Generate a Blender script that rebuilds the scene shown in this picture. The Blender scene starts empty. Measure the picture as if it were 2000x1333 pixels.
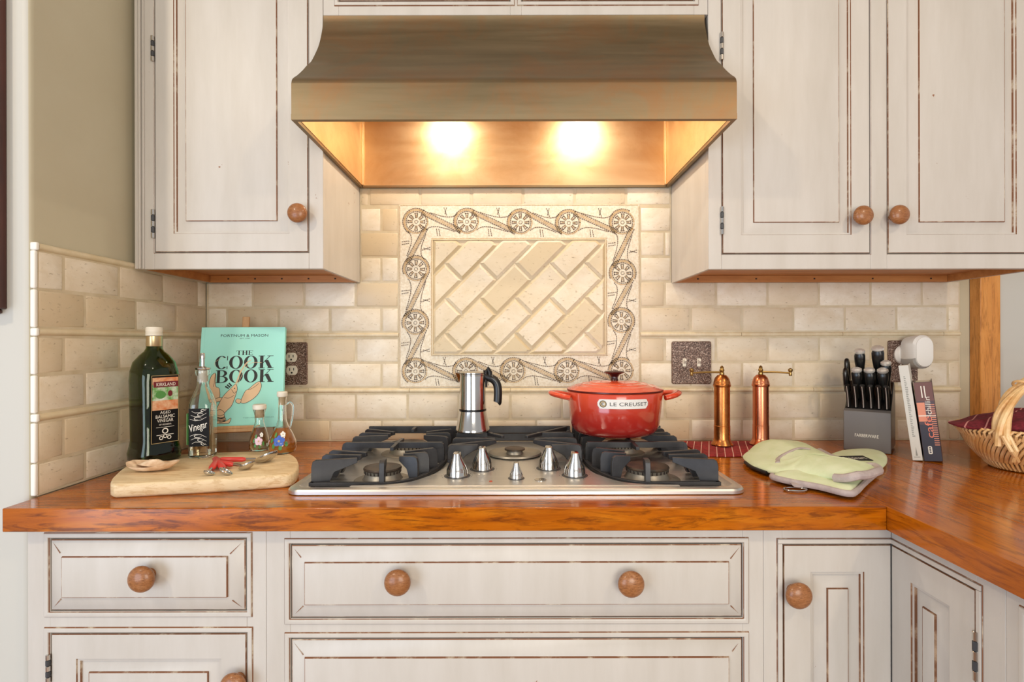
import bpy, bmesh, math, random
from mathutils import Vector, Matrix
random.seed(7)
SC = bpy.context.scene
COL = SC.collection
pi = math.pi

# ---------------------------------------------------------------- camera, world, lights, exposure
F = 1044.0; CX = 1005.0; CY = 668.0; D0 = 1.615; ZC = 1.214
cam_d = bpy.data.cameras.new('camera'); cam = bpy.data.objects.new('camera', cam_d); COL.objects.link(cam)
cam.location = (0, -D0, ZC); cam.rotation_euler = (math.radians(90), math.radians(0.12), 0)
cam_d.sensor_width = 36.0; cam_d.lens = 36.0 * F / 2000.0
cam_d.shift_x = -(CX - 1000) / 2000.0; cam_d.shift_y = (CY - 666.5) / 2000.0
cam_d.clip_start = 0.02
SC.camera = cam
SC.view_settings.view_transform = 'Standard'; SC.view_settings.look = 'None'
SC.view_settings.gamma = 1.0; SC.view_settings.exposure = -0.2; SC.view_settings.use_curve_mapping = False
w = bpy.data.worlds.new('world'); SC.world = w; w.use_nodes = True
w.node_tree.nodes['Background'].inputs[0].default_value = (0.96, 0.97, 1.0, 1)
w.node_tree.nodes['Background'].inputs[1].default_value = 0.64

def area(name, loc, target, size, power, col, shape='DISK', spread=180):
    l = bpy.data.lights.new(name, 'AREA'); l.shape = shape; l.size = size; l.energy = power; l.color = col
    l.spread = math.radians(spread)
    o = bpy.data.objects.new(name, l); COL.objects.link(o); o.location = loc
    o.rotation_euler = (Vector(target) - Vector(loc)).to_track_quat('-Z', 'Y').to_euler()
    return o
area('ceiling_lamp_light', (-1.5, -2.1, 2.64), (0.3, -0.3, 1.2), 0.10, 15, (1.0, 0.85, 0.66))
area('ceiling_lamp_light', (1.35, -2.2, 2.64), (0.2, -0.4, 0.9), 0.12, 11, (1.0, 0.80, 0.58))
area('window_and_fill_light', (-1.9, -3.2, 0.9), (0.0, -0.3, 0.75), 1.6, 50, (0.66, 0.80, 1.0), 'SQUARE')
area('window_and_fill_light', (0.6, -3.6, 1.35), (0.3, 0.0, 1.1), 1.3, 52, (1.0, 0.95, 0.86), 'SQUARE')  # added warm fill to brighten the backsplash, not a window
HOODL = [(-0.215, -0.2, 1.925), (0.215, -0.2, 1.925)]
for L in HOODL:
    area('hood_bulb_light', L, (L[0], L[1] + 0.02, 0.9), 0.05, 2.1, (1.0, 0.91, 0.74))

# ---------------------------------------------------------------- helpers
def lin(c):
    if isinstance(c, str):
        c = [int(c[i:i+2], 16) / 255 for i in (0, 2, 4)]
        return tuple((x / 12.92 if x <= 0.04045 else ((x + 0.055) / 1.055) ** 2.4) for x in c) + (1,)
    return tuple(c) + ((1,) if len(c) == 3 else ())

class NT:
    def __init__(s, name):
        s.m = bpy.data.materials.new(name); s.m.use_nodes = True; s.t = s.m.node_tree
        s.b = s.t.nodes['Principled BSDF']; s._co = None
    def n(s, typ, **kw):
        nd = s.t.nodes.new(typ)
        for k, v in kw.items(): setattr(nd, k, v)
        return nd
    def l(s, a, b): s.t.links.new(a, b)
    def co(s, scale=(1, 1, 1), rot=(0, 0, 0)):
        if s._co is None: s._co = s.n('ShaderNodeTexCoord')
        mp = s.n('ShaderNodeMapping'); s.l(s._co.outputs['Object'], mp.inputs[0])
        mp.inputs['Scale'].default_value = scale; mp.inputs['Rotation'].default_value = rot
        return mp.outputs[0]
    def noise(s, sc, detail=4, rough=0.6, scale=(1, 1, 1), dist=0, rot=(0, 0, 0)):
        nd = s.n('ShaderNodeTexNoise'); s.l(s.co(scale, rot), nd.inputs['Vector'])
        nd.inputs['Scale'].default_value = sc; nd.inputs['Detail'].default_value = detail
        nd.inputs['Roughness'].default_value = rough; nd.inputs['Distortion'].default_value = dist
        return nd.outputs[0]
    def ramp(s, fac, stops, interp='LINEAR'):
        r = s.n('ShaderNodeValToRGB'); s.l(fac, r.inputs[0]); cr = r.color_ramp; cr.interpolation = interp
        while len(cr.elements) > len(stops): cr.elements.remove(cr.elements[-1])
        while len(cr.elements) < len(stops): cr.elements.new(0.5)
        for e, (p, c) in zip(cr.elements, stops):
            e.position = p; e.color = lin(c) if not isinstance(c, (int, float)) else (c, c, c, 1)
        return r.outputs[0]
    def mix(s, fac, a, b, mode='MIX'):
        m = s.n('ShaderNodeMix'); m.data_type = 'RGBA'; m.blend_type = mode
        for i, v in ((0, fac), (6, a), (7, b)):
            if isinstance(v, (int, float)) : m.inputs[i].default_value = v
            elif isinstance(v, (str, tuple)): m.inputs[i].default_value = lin(v)
            else: s.l(v, m.inputs[i])
        return m.outputs[2]
    def set(s, **kw):
        for k, v in kw.items():
            i = s.b.inputs[k.replace('_', ' ')]
            if isinstance(v, (int, float)): i.default_value = v
            elif isinstance(v, (str, tuple)): i.default_value = lin(v)
            else: s.l(v, i)
        return s
    def bump(s, h, strength=0.2, dist=0.002):
        b = s.n('ShaderNodeBump'); s.l(h, b.inputs['Height']); b.inputs['Strength'].default_value = strength
        b.inputs['Distance'].default_value = dist; s.l(b.outputs[0], s.b.inputs['Normal']); return s

def mat(name, col, rough=0.5, metal=0.0, col2=None, nscale=20, nstretch=(1, 1, 1), lo=0.35, hi=0.65, bump=0, **kw):
    t = NT(name)
    if col2:
        nz = t.noise(nscale, scale=nstretch); c = t.ramp(nz, [(lo, col), (hi, col2)]); t.set(Base_Color=c)
        if bump: t.bump(nz, bump)
    else:
        t.set(Base_Color=col)
    t.set(Roughness=rough, Metallic=metal, **kw)
    return t.m

def paint(name, base, base2, wear, wstart=0.70, rough=0.42, stretch=(6, 6, 1)):
    t = NT(name)
    c = t.ramp(t.noise(3.5, 5, 0.6, stretch), [(0.3, base), (0.75, base2)])
    k = t.ramp(t.noise(16, 6, 0.72, (1, 1, 1)), [(wstart, 0.0), (wstart + 0.015, 1.0)])
    c = t.mix(k, c, wear)
    t.set(Base_Color=c, Roughness=rough); t.bump(t.noise(60, 3, 0.6, stretch), 0.06, 0.001)
    return t.m
def wearmat(name, a, b, lo=0.42, hi=0.5, sc=22):
    t = NT(name); c = t.ramp(t.noise(sc, 5, 0.7), [(lo, a), (hi, b)]); t.set(Base_Color=c, Roughness=0.6); return t.m

MT = {}
MT['paint'] = paint('cream_cabinet_paint', 'cdc7be', 'c2bbb0', '8d5a38', 0.705)
MT['wear'] = wearmat('worn_paint_edge', '85583b', 'c9b8a0', 0.52, 0.66)
MT['wear2'] = wearmat('rubbed_wood_edge', '7a5034', 'b79a7c', 0.5, 0.68)
MT['rawpine'] = mat('bare_pine', 'c98a4c', 0.5, 0, 'b2733a', 6, (1, 8, 8))
MT['darkgap'] = mat('dark_gap', '2b2019', 0.8)
# wood
def woodmat(name, cols, stretch, plank=None, rough=0.12, knots=None, coat=0.2):
    t = NT(name)
    n1 = t.noise(4.6, 7, 0.66, stretch, 0.5); c = t.ramp(n1, [(0.25, cols[0]), (0.5, cols[1]), (0.75, cols[2])])
    n2 = t.noise(11, 6, 0.7, tuple(x * 1.3 for x in stretch), 0.7)
    c = t.mix(t.ramp(n2, [(0.48, 0.0), (0.62, 0.75)]), c, cols[3])
    nb = t.noise(2.3, 2, 0.5); c = t.mix(t.ramp(nb, [(0.4, 0.0), (0.7, 0.45)]), c, cols[0])
    t.set(Base_Color=c, Roughness=t.ramp(t.noise(9, 3), [(0.3, rough), (0.7, rough + 0.08)]), Coat_Weight=coat, Coat_Roughness=0.12, Specular_IOR_Level=0.32)
    return t.m
MT['counterx'] = woodmat('cherry_wood', ['883e00', 'b86204', 'd68416', '4e2002'], (0.8, 6, 6))
MT['countery'] = woodmat('cherry_wood_lengthwise', ['964800', 'bc6406', 'd27c14', '6e3204'], (6, 0.7, 6))
MT['board'] = woodmat('pale_board_wood', ['dcc096', 'e6cfa6', 'efdcb8', 'c09a64'], (1.5, 9, 9), rough=0.45, coat=0.0)
MT['knobwood'] = woodmat('knob_wood', ['8e5a34', 'a26c42', 'b4825a', '6f4326'], (12, 12, 40), rough=0.28)
MT['casing'] = woodmat('pine_casing', ['cf8538', 'dd964a', 'e6a75e', 'a86a2c'], (9, 9, 1), rough=0.35)
MT['darkwood'] = mat('dark_red_wood', '3d1a10', 0.35, 0, '54281a', 6, (6, 6, 1))
MT['easel'] = mat('easel_beech', 'd2a878', 0.5, 0, 'c2935f', 8, (8, 8, 2))
# walls
MT['wall'] = mat('painted_plaster', 'c6bda2', 0.6, 0, 'c2b89c', 4)
MT['walllight'] = mat('pale_plaster', 'c9c6bc', 0.6)
MT['satin'] = mat('satin_silver', 'dedbd4', 0.38, 0.55)
MT['floor'] = mat('floor_boards', '9a6a40', 0.4, 0, '7d5230', 4, (1, 8, 1))
def tilemat(name, a, b, c3, pit='9a8468'):
    t = NT(name)
    g = t.n('ShaderNodeNewGeometry'); r = g.outputs['Random Per Island']
    c = t.ramp(r, [(0.0, a), (0.35, b), (0.7, c3), (1.0, a)])
    n = t.noise(9, 7, 0.7, (1, 1, 1.6), 0.4)
    c = t.mix(t.ramp(n, [(0.35, 0.0), (0.7, 0.7)]), c, b)
    p = t.noise(75, 4, 0.7, (1, 1, 2.2)); pk = t.ramp(p, [(0.62, 0.0), (0.70, 0.75)])
    c = t.mix(pk, c, pit)
    t.set(Base_Color=c, Roughness=0.42)
    inv = t.ramp(p, [(0.60, 1.0), (0.70, 0.0)]); t.bump(inv, 0.35, 0.0015)
    return t.m
MT['tile'] = tilemat('travertine_tile', 'e6dac6', 'd0bb98', 'f0e7d5')
MT['tile2'] = tilemat('travertine_field_tile', 'ddd0b8', 'cab792', 'e2d7c2')
MT['grout'] = mat('grout', 'd3c4a8', 0.85, 0, 'c8b797', 30)
MT['pencil'] = mat('travertine_trim', 'e4d4b4', 0.4, 0, 'd6c29c', 14, (2, 1, 1), bump=0.15)
MT['whitegrout'] = mat('white_caulk', 'f0ece2', 0.6)
MT['mosbase'] = mat('cream_mosaic_ground', 'd9ccb3', 0.5, 0, 'e4dac5', 160, lo=0.45, hi=0.55, bump=0.25)
MT['mosdark'] = mat('dark_mosaic_chip', '57473a', 0.5, 0, '7a654e', 90)
MT['mostan'] = mat('tan_mosaic_chip', 'b2905f', 0.5, 0, 'c9ad82', 90)
# metals
def brushed(name, a, b, rough=0.3, stretch=(1, 30, 30), metal=1.0, blotch=None, sc=8):
    t = NT(name); n = t.noise(sc, 4, 0.6, stretch); c = t.ramp(n, [(0.3, a), (0.7, b)])
    if blotch:
        c = t.mix(t.ramp(t.noise(5, 6, 0.7, (1, 1, 1), 0.8), [(0.45, 0.0), (0.72, 0.8)]), c, blotch)
    t.set(Base_Color=c, Metallic=metal, Roughness=t.ramp(n, [(0.3, rough), (0.7, rough + 0.1)])); return t.m
MT['hood'] = brushed('aged_copper_patina', '84755a', '97866a', 0.47, (1, 12, 12), 1.0, 'a0744e', sc=3)
MT['hoodin'] = brushed('warm_copper_liner', 'ecc898', 'f0d0a4', 0.33, (1, 6, 6), 0.85, 'dcae78', sc=3)
MT['steel'] = brushed('brushed_steel', 'd8d6d2', 'e4e2de', 0.30, (1, 40, 40))
MT['steelpol'] = mat('polished_steel', 'c9c5bf', 0.13, 1.0)
MT['iron'] = mat('cast_iron_enamel', '28282b', 0.42, 0, '333336', 40)
MT['iron2'] = mat('burner_cap_enamel', '26231f', 0.45, 0, '4b3a2c', 30)
MT['alu'] = mat('cast_aluminium', 'a39d92', 0.42, 0.8)
MT['copper'] = brushed('hammered_copper', 'cf8a52', 'b26a34', 0.24, (1, 1, 1), 1.0, '8f4c22', 40)
MT['copper2'] = brushed('rosy_copper', 'dc8f6a', 'c67550', 0.2, (8, 8, 1), 1.0)
MT['brass'] = mat('aged_brass', 'a88a54', 0.35, 1.0)
MT['blackplastic'] = mat('black_plastic', '141414', 0.28)
MT['darkgrey'] = mat('charcoal_plastic', '3c3d40', 0.4)
MT['white'] = mat('white_plastic', 'e9e6df', 0.35)
MT['cream'] = mat('cream_plastic', 'ded6c4', 0.4)
t = NT('speckled_plate'); c = t.ramp(t.noise(420, 2, 0.6), [(0.40, '2a1d17'), (0.49, '7d5a48'), (0.55, '4a342a'), (0.64, 'cbb5a4')]); t.set(Base_Color=c, Roughness=0.45); MT['speckle'] = t.m
# enamel
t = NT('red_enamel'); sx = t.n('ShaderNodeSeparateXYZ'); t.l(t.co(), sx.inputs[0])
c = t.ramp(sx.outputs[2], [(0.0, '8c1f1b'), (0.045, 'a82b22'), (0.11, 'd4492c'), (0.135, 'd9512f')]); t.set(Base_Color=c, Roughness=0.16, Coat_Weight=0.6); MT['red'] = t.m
MT['redrim'] = mat('dark_enamel_rim', '5a1a16', 0.25)
MT['maroon'] = mat('dark_maroon_knob', '3a1414', 0.2)
def glass(name, col, rough=0.02, ior=1.45):
    t = NT(name); t.set(Base_Color=col, Roughness=rough, Transmission_Weight=1.0, IOR=ior); return t.m
MT['glass'] = glass('clear_glass', (0.97, 0.99, 0.98))
MT['greenglass'] = glass('dark_green_glass', (0.16, 0.24, 0.05))
MT['vinegar'] = mat('dark_vinegar', '0b0806', 0.1)
MT['pale_liquid'] = glass('pale_oil', (0.93, 0.88, 0.66), 0.02, 1.35)
MT['amber'] = mat('amber_oil', 'e08a2a', 0.08, Transmission_Weight=0.55, IOR=1.35)
MT['cork'] = mat('cork', 'cdb38e', 0.8, 0, 'b3966f', 80)
MT['goldfoil'] = mat('gold_cap', 'c7b187', 0.3, 0.8)
MT['labelblack'] = mat('black_label', '0d0c0b', 0.6, Specular_IOR_Level=0.2)
MT['ink'] = mat('black_ink', '20211f', 0.5)
MT['whiteink'] = mat('white_ink', 'eae4d6', 0.5)
MT['goldink'] = mat('gold_ink', 'b49c6a', 0.4)
MT['aqua'] = mat('aqua_book_cloth', 'a2ecde', 0.45, 0, 'aaeee0', 3)
MT['pages'] = mat('book_pages', 'e8dfcb', 0.8)
MT['lobster'] = mat('tan_print', 'e9c8a0', 0.5)
MT['mittgreen'] = mat('pale_green_quilting', 'dde5c2', 0.85, 0, 'd1dcb0', 22, bump=0.6)
MT['mittgrey'] = mat('grey_binding', 'b9aba6', 0.85, 0, 'a99b97', 60, bump=0.3)
MT['mittblack'] = mat('black_silicone', '1c1b1b', 0.5)
MT['orange'] = mat('orange_picture', 'c9713a', 0.5, 0, 'd9b08a', 60)
MT['greenpic'] = mat('green_picture', '5f9a4a', 0.5, 0, 'd8dccb', 60)
MT['winered'] = mat('wine_red_print', '6a1820', 0.5)
MT['blue'] = mat('blue_flower_paint', '3a5fb8', 0.4)
MT['pink'] = mat('pink_flower_paint', 'e6c3d2', 0.4)
MT['leaf'] = mat('green_leaf_paint', '4f8a44', 0.4)
MT['shell'] = mat('shell', 'f2dcc0', 0.4, 0, 'd3ad88', 40, (1, 1, 1))
MT['redhandle'] = mat('red_spoon_handle', 'd2433c', 0.3)
MT['block'] = mat('graphite_block', '6e6965', 0.5, 0.2)
MT['wicker'] = mat('honey_willow', 'f0d09a', 0.4, 0, 'd6a262', 25)
MT['wicker2'] = mat('dark_willow', 'c48e50', 0.5, 0, '94602c', 25)
def cloth(name, base, stripe, period, width, rot, base2):
    t = NT(name); s = t.n('ShaderNodeSeparateXYZ')
    mp = t.n('ShaderNodeMapping'); mp.vector_type = 'POINT'; tc = t.n('ShaderNodeTexCoord'); t.l(tc.outputs['Object'], mp.inputs[0])
    mp.inputs['Rotation'].default_value = (0, 0, rot); mp.inputs['Scale'].default_value = (1 / period,) * 3
    t.l(mp.outputs[0], s.inputs[0])
    m = t.n('ShaderNodeMath', operation='FRACT'); t.l(s.outputs[0], m.inputs[0])
    k = t.ramp(m.outputs[0], [(0.0, 1.0), (width, 0.0)], 'CONSTANT')
    b = t.ramp(t.noise(120, 2), [(0.4, base), (0.6, base2)])
    t.set(Base_Color=t.mix(k, b, stripe), Roughness=0.9); t.bump(t.noise(300, 2), 0.3, 0.001); return t.m
MT['redcloth'] = cloth('striped_red_cotton', '9c2a2c', 'e3b7a6', 0.020, 0.10, 0.35, '82201f')
MT['redcloth2'] = cloth('striped_wine_cotton', '7c1f2c', 'cf8f86', 0.034, 0.08, 0.9, '64161f')

class MB:
    def __init__(s): s.v = []; s.f = []; s.mi = []
    def add(s, vs, fs, mi=0, T=None):
        b = len(s.v)
        for p in vs:
            if T is not None: p = T @ Vector(p) if isinstance(T, Matrix) else T(p)
            s.v.append(tuple(p))
        for k, f in enumerate(fs):
            s.f.append([b + i for i in f]); s.mi.append(mi[k] if isinstance(mi, list) else mi)
        return s
    def box(s, x0, x1, y0, y1, z0, z1, mi=0, T=None):
        x0, x1 = min(x0, x1), max(x0, x1); y0, y1 = min(y0, y1), max(y0, y1); z0, z1 = min(z0, z1), max(z0, z1)
        v = [(x0, y0, z0), (x1, y0, z0), (x1, y1, z0), (x0, y1, z0), (x0, y0, z1), (x1, y0, z1), (x1, y1, z1), (x0, y1, z1)]
        return s.add(v, [(0, 3, 2, 1), (4, 5, 6, 7), (0, 1, 5, 4), (1, 2, 6, 5), (2, 3, 7, 6), (3, 0, 4, 7)], mi, T)
    def loft(s, rings, mi=0, T=None, cap0=True, cap1=True, closed=True):
        n = len(rings[0]); vs = [p for r in rings for p in r]; fs = []
        for i in range(len(rings) - 1):
            for j in range(n if closed else n - 1):
                a = i * n + j; b = i * n + (j + 1) % n
                fs.append((a, b, b + n, a + n))
        if cap0: fs.append(tuple(range(n - 1, -1, -1)))
        if cap1: fs.append(tuple(range((len(rings) - 1) * n, len(rings) * n)))
        return s.add(vs, fs, mi, T)
    def lathe(s, prof, c=(0, 0, 0), seg=40, mi=0, T=None, pw=2.0, sx=1, sy=1, rot=0, cap0=True, cap1=True):
        rings = []
        for p in prof:
            r, z = p[0], p[1]; q = p[2] if len(p) > 2 else pw; ring = []
            for k in range(seg):
                a = 2 * pi * k / seg; ca, sa = math.cos(a), math.sin(a)
                x = abs(ca) ** (2 / q) * (1 if ca >= 0 else -1) * r * sx; y = abs(sa) ** (2 / q) * (1 if sa >= 0 else -1) * r * sy
                ring.append((c[0] + x * math.cos(rot) - y * math.sin(rot), c[1] + x * math.sin(rot) + y * math.cos(rot), c[2] + z))
            rings.append(ring)
        return s.loft(rings, mi, T, cap0, cap1)
    def cyl(s, a, b, r, seg=20, mi=0, r2=None):
        return s.tube([a, b], [r, r if r2 is None else r2], seg, mi)
    def tube(s, path, r, seg=10, mi=0, closed=False, flat=1.0, T=None, up=None):
        P = [Vector(p) for p in path]; n = len(P); rings = []
        if not isinstance(r, (list, tuple)): r = [r] * n
        prev = None
        for i in range(n):
            if closed: t = P[(i + 1) % n] - P[i - 1]
            else: t = P[min(i + 1, n - 1)] - P[max(i - 1, 0)]
            t.normalize()
            if prev is None:
                u = Vector(up) if up else (Vector((0, 0, 1)) if abs(t.z) < 0.9 else Vector((1, 0, 0)))
                nrm = (u - t * u.dot(t)).normalized()
            else:
                nrm = (prev - t * prev.dot(t)).normalized()
            prev = nrm; bi = t.cross(nrm)
            rings.append([tuple(P[i] + (nrm * math.cos(2 * pi * k / seg) + bi * math.sin(2 * pi * k / seg) * flat) * r[i]) for k in range(seg)])
        if closed: rings.append(rings[0]); return s.loft(rings, mi, T, False, False)
        return s.loft(rings, mi, T)
    def prism(s, poly, w0, w1, mi=0, T=None, bev=0.0):
        A = sum(poly[i][0] * poly[(i + 1) % len(poly)][1] - poly[(i + 1) % len(poly)][0] * poly[i][1] for i in range(len(poly)))
        if A < 0: poly = poly[::-1]
        rings = [[(p[0], p[1], w0) for p in poly]]
        if bev:
            rings.append([(p[0], p[1], w1 - bev) for p in poly]); q = inset(poly, bev); rings.append([(p[0], p[1], w1) for p in q])
        else: rings.append([(p[0], p[1], w1) for p in poly])
        return s.loft(rings, mi, T)
    def sphere(s, c, r, seg=20, mi=0, sz=1.0, T=None):
        prof = [(max(r * math.sin(pi * k / 12), 1e-4), -r * sz * math.cos(pi * k / 12)) for k in range(13)]
        return s.lathe(prof, c, seg, mi, T)
    def rect_rings(s, x0, x1, z0, z1, prof, mis, fill=None, T=None):
        rings = [[(x0 + i, z0 + i, d), (x1 - i, z0 + i, d), (x1 - i, z1 - i, d), (x0 + i, z1 - i, d)] for i, d in prof]
        vs = [p for r in rings for p in r]; fs = []; mi = []
        for i in range(len(rings) - 1):
            for j in range(4):
                a = i * 4 + j; b = i * 4 + (j + 1) % 4; fs.append((a, b, b + 4, a + 4)); mi.append(mis[i])
        if fill is not None:
            k = (len(rings) - 1) * 4; fs.append((k, k + 1, k + 2, k + 3)); mi.append(fill)
        return s.add(vs, fs, mi, T)
    def build(s, name, mats, parent=None, loc=None, smooth=True, bevel=0, sub=0, angle=35, rot=0):
        if loc is None:
            if parent is not None: loc = (0, 0, 0)
            else:
                xs = [p[0] for p in s.v]; ys = [p[1] for p in s.v]; zs = [p[2] for p in s.v]
                loc = ((min(xs) + max(xs)) / 2, (min(ys) + max(ys)) / 2, min(zs))
        if parent is not None:
            r = parent
            while r.parent is not None: r = r.parent
            off = r.get('_o', (0, 0, 0)); off = tuple(off)
        else: off = loc
        me = bpy.data.meshes.new(name)
        me.from_pydata([(x - off[0], y - off[1], z - off[2]) for x, y, z in s.v], [], s.f)
        if not isinstance(mats, (list, tuple)): mats = [mats]
        for m_ in mats: me.materials.append(MT[m_] if isinstance(m_, str) else m_)
        me.polygons.foreach_set('material_index', s.mi)
        me.update()
        bm = bmesh.new(); bm.from_mesh(me); bmesh.ops.recalc_face_normals(bm, faces=bm.faces); bm.to_mesh(me); bm.free()
        if smooth:
            me.polygons.foreach_set('use_smooth', [True] * len(me.polygons)); me.set_sharp_from_angle(angle=math.radians(angle))
        o = bpy.data.objects.new(name, me); COL.objects.link(o)
        if parent is not None: o.parent = parent
        else: o.location = off; o['_o'] = off
        if bevel:
            b = o.modifiers.new('bevel', 'BEVEL'); b.width = bevel; b.segments = 2; b.limit_method = 'ANGLE'; b.angle_limit = math.radians(40)
        if sub:
            b = o.modifiers.new('sub', 'SUBSURF'); b.levels = sub; b.render_levels = sub
        return o
def inset(poly, d):
    n = len(poly); out = []
    for i in range(n):
        p0, p1, p2 = Vector(poly[i - 1]), Vector(poly[i]), Vector(poly[(i + 1) % n])
        e1 = (p1 - p0).normalized(); e2 = (p2 - p1).normalized()
        n1 = Vector((-e1.y, e1.x)); n2 = Vector((-e2.y, e2.x)); m = n1 + n2
        if m.length < 1e-6: m = n1
        m = m / max(m.dot(n1), 0.3); out.append(tuple(p1 + m * d))
    return out
def tag(o, label, cat, group=None, kind=None):
    if label: o['label'] = label
    if cat: o['category'] = cat
    if group: o['group'] = group
    if kind: o['kind'] = kind
    return o
def thing(name, loc, label, cat, group=None):
    o = bpy.data.objects.new(name, None); COL.objects.link(o); o.location = loc; o['_o'] = tuple(loc); o.empty_display_size = 0.05
    return tag(o, label, cat, group)
def struct(o): o['kind'] = 'structure'; return o
def W(x, y, d): return Vector(((x - CX) * d / F, d - D0, ZC - (y - CY) * d / F))
def onz(x, y, z):
    d = F * (ZC - z) / (y - CY); return Vector(((x - CX) * d / F, d - D0, z))
def frame(o, u, v):
    u = Vector(u).normalized(); v = Vector(v); v = (v - u * v.dot(u)).normalized(); n = u.cross(v)
    return Matrix(((u.x, v.x, n.x, o[0]), (u.y, v.y, n.y, o[1]), (u.z, v.z, n.z, o[2]), (0, 0, 0, 1)))
def bez(p0, p1, p2, p3, n=14):
    P = [Vector(p) for p in (p0, p1, p2, p3)]
    return [P[0] * (1 - t) ** 3 + 3 * P[1] * t * (1 - t) ** 2 + 3 * P[2] * t * t * (1 - t) + P[3] * t ** 3 for t in [i / n for i in range(n + 1)]]
def smoothpath(pts, n=6):
    P = [Vector(p) for p in pts]; out = []
    for i in range(len(P) - 1):
        a = P[max(i - 1, 0)]; b = P[i]; c = P[i + 1]; d = P[min(i + 2, len(P) - 1)]
        for k in range(n):
            t = k / n
            out.append(0.5 * ((2 * b) + (c - a) * t + (2 * a - 5 * b + 4 * c - d) * t * t + (3 * b - a - 3 * c + d) * t ** 3))
    out.append(P[-1]); return out
_tc = {}
def text_geo(s, shear=0.0, off=0.0):
    k = (s, shear, off)
    if k in _tc: return _tc[k]
    cu = bpy.data.curves.new('t', 'FONT'); cu.body = s; cu.size = 1; cu.extrude = 0.0; cu.shear = shear; cu.offset = off; cu.resolution_u = 3; cu.fill_mode = 'FRONT'
    o = bpy.data.objects.new('t', cu); COL.objects.link(o); bpy.context.view_layer.update()
    me = o.to_mesh(); v = [tuple(p.co) for p in me.vertices]; f = [tuple(p.vertices) for p in me.polygons]
    o.to_mesh_clear(); bpy.data.objects.remove(o); bpy.data.curves.remove(cu)
    x0 = min(p[0] for p in v); x1 = max(p[0] for p in v); y0 = min(p[1] for p in v); y1 = max(p[1] for p in v)
    v = [((p[0] - x0) / (x1 - x0) - 0.5, (p[1] - y0) / (y1 - y0) - 0.5) for p in v]
    _tc[k] = (v, f); return _tc[k]
def text(mb, s, cx, cy, wd, ht, T, mi=0, w=0.0003, shear=0.0, off=0.0, rot=0.0):
    v, f = text_geo(s, shear, off); c, sn = math.cos(rot), math.sin(rot)
    mb.add([(cx + p[0] * wd * c - p[1] * ht * sn, cy + p[0] * wd * sn + p[1] * ht * c, w) for p in v], f, mi, T)
def stroke(mb, pts, wd, T, mi=0, w=0.0003, closed=False, taper=False):
    P = [Vector((p[0], p[1])) for p in pts]; n = len(P); L = []; R = []
    for i in range(n):
        if closed: t = P[(i + 1) % n] - P[i - 1]
        else: t = P[min(i + 1, n - 1)] - P[max(i - 1, 0)]
        if t.length < 1e-9: t = Vector((1, 0))
        t.normalize(); h = wd / 2 * (math.sin(pi * (i + 0.6) / (n + 0.2)) if taper else 1)
        L.append((P[i].x - t.y * h, P[i].y + t.x * h, w)); R.append((P[i].x + t.y * h, P[i].y - t.x * h, w))
    vs = L + R; fs = []
    for i in range(n if closed else n - 1):
        j = (i + 1) % n; fs.append((i, j, n + j, n + i))
    mb.add(vs, fs, mi, T)
def circ(cx, cy, r, n=24, a0=0, a1=2 * pi, ry=None):
    ry = r if ry is None else ry; full = abs(a1 - a0 - 2 * pi) < 1e-6
    return [(cx + r * math.cos(a0 + (a1 - a0) * k / (n if full else n - 1)), cy + ry * math.sin(a0 + (a1 - a0) * k / (n if full else n - 1))) for k in range(n)]
def rrect(x0, x1, y0, y1, r, k=6):
    out = []
    for cx, cy, a in ((x1 - r, y0 + r, -pi / 2), (x1 - r, y1 - r, 0), (x0 + r, y1 - r, pi / 2), (x0 + r, y0 + r, pi)):
        for i in range(k + 1):
            t = a + pi / 2 * i / k; out.append((cx + r * math.cos(t), cy + r * math.sin(t)))
    return out
# ---------------------------------------------------------------- room shell
struct(MB().box(-3, 4, -4, 0.6, -0.02, 0).build('floor', 'floor', smooth=False))
struct(MB().box(-3, 3.2, 0.010, 0.13, 0, 2.679).build('wall_back', 'wall', smooth=False))
o = MB().box(-3.0, -0.940, -0.580, 0.009, 0, 2.679).build('wall_left', 'walllight', smooth=True)
b = o.modifiers.new('bevel', 'BEVEL'); b.width = 0.012; b.segments = 4; b.limit_method = 'ANGLE'
o.data.materials.append(MT['wall'])
for p in o.data.polygons:
    if p.normal.x > 0.9: p.material_index = 1  # tan side only; the return's brighter light is painted in as paler plaster
struct(o)
struct(MB().box(-3, 3.2, -3.4, 0.13, 2.68, 2.70).build('ceiling', 'walllight', smooth=False))
# pine casing beside the wall end
mb = MB(); mb.box(1.382, 1.418, -0.03, 0.009, 0.9145, 2.679); mb.box(1.419, 1.449, -0.022, 0.009, 0.9145, 2.679, 1)
struct(mb.build('trim_1', ['casing', 'casing'], bevel=0.002))
struct(MB().box(1.451, 3.2, -0.002, 0.009, 0.9145, 2.679).build('wall_right', 'walllight', smooth=False))

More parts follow.
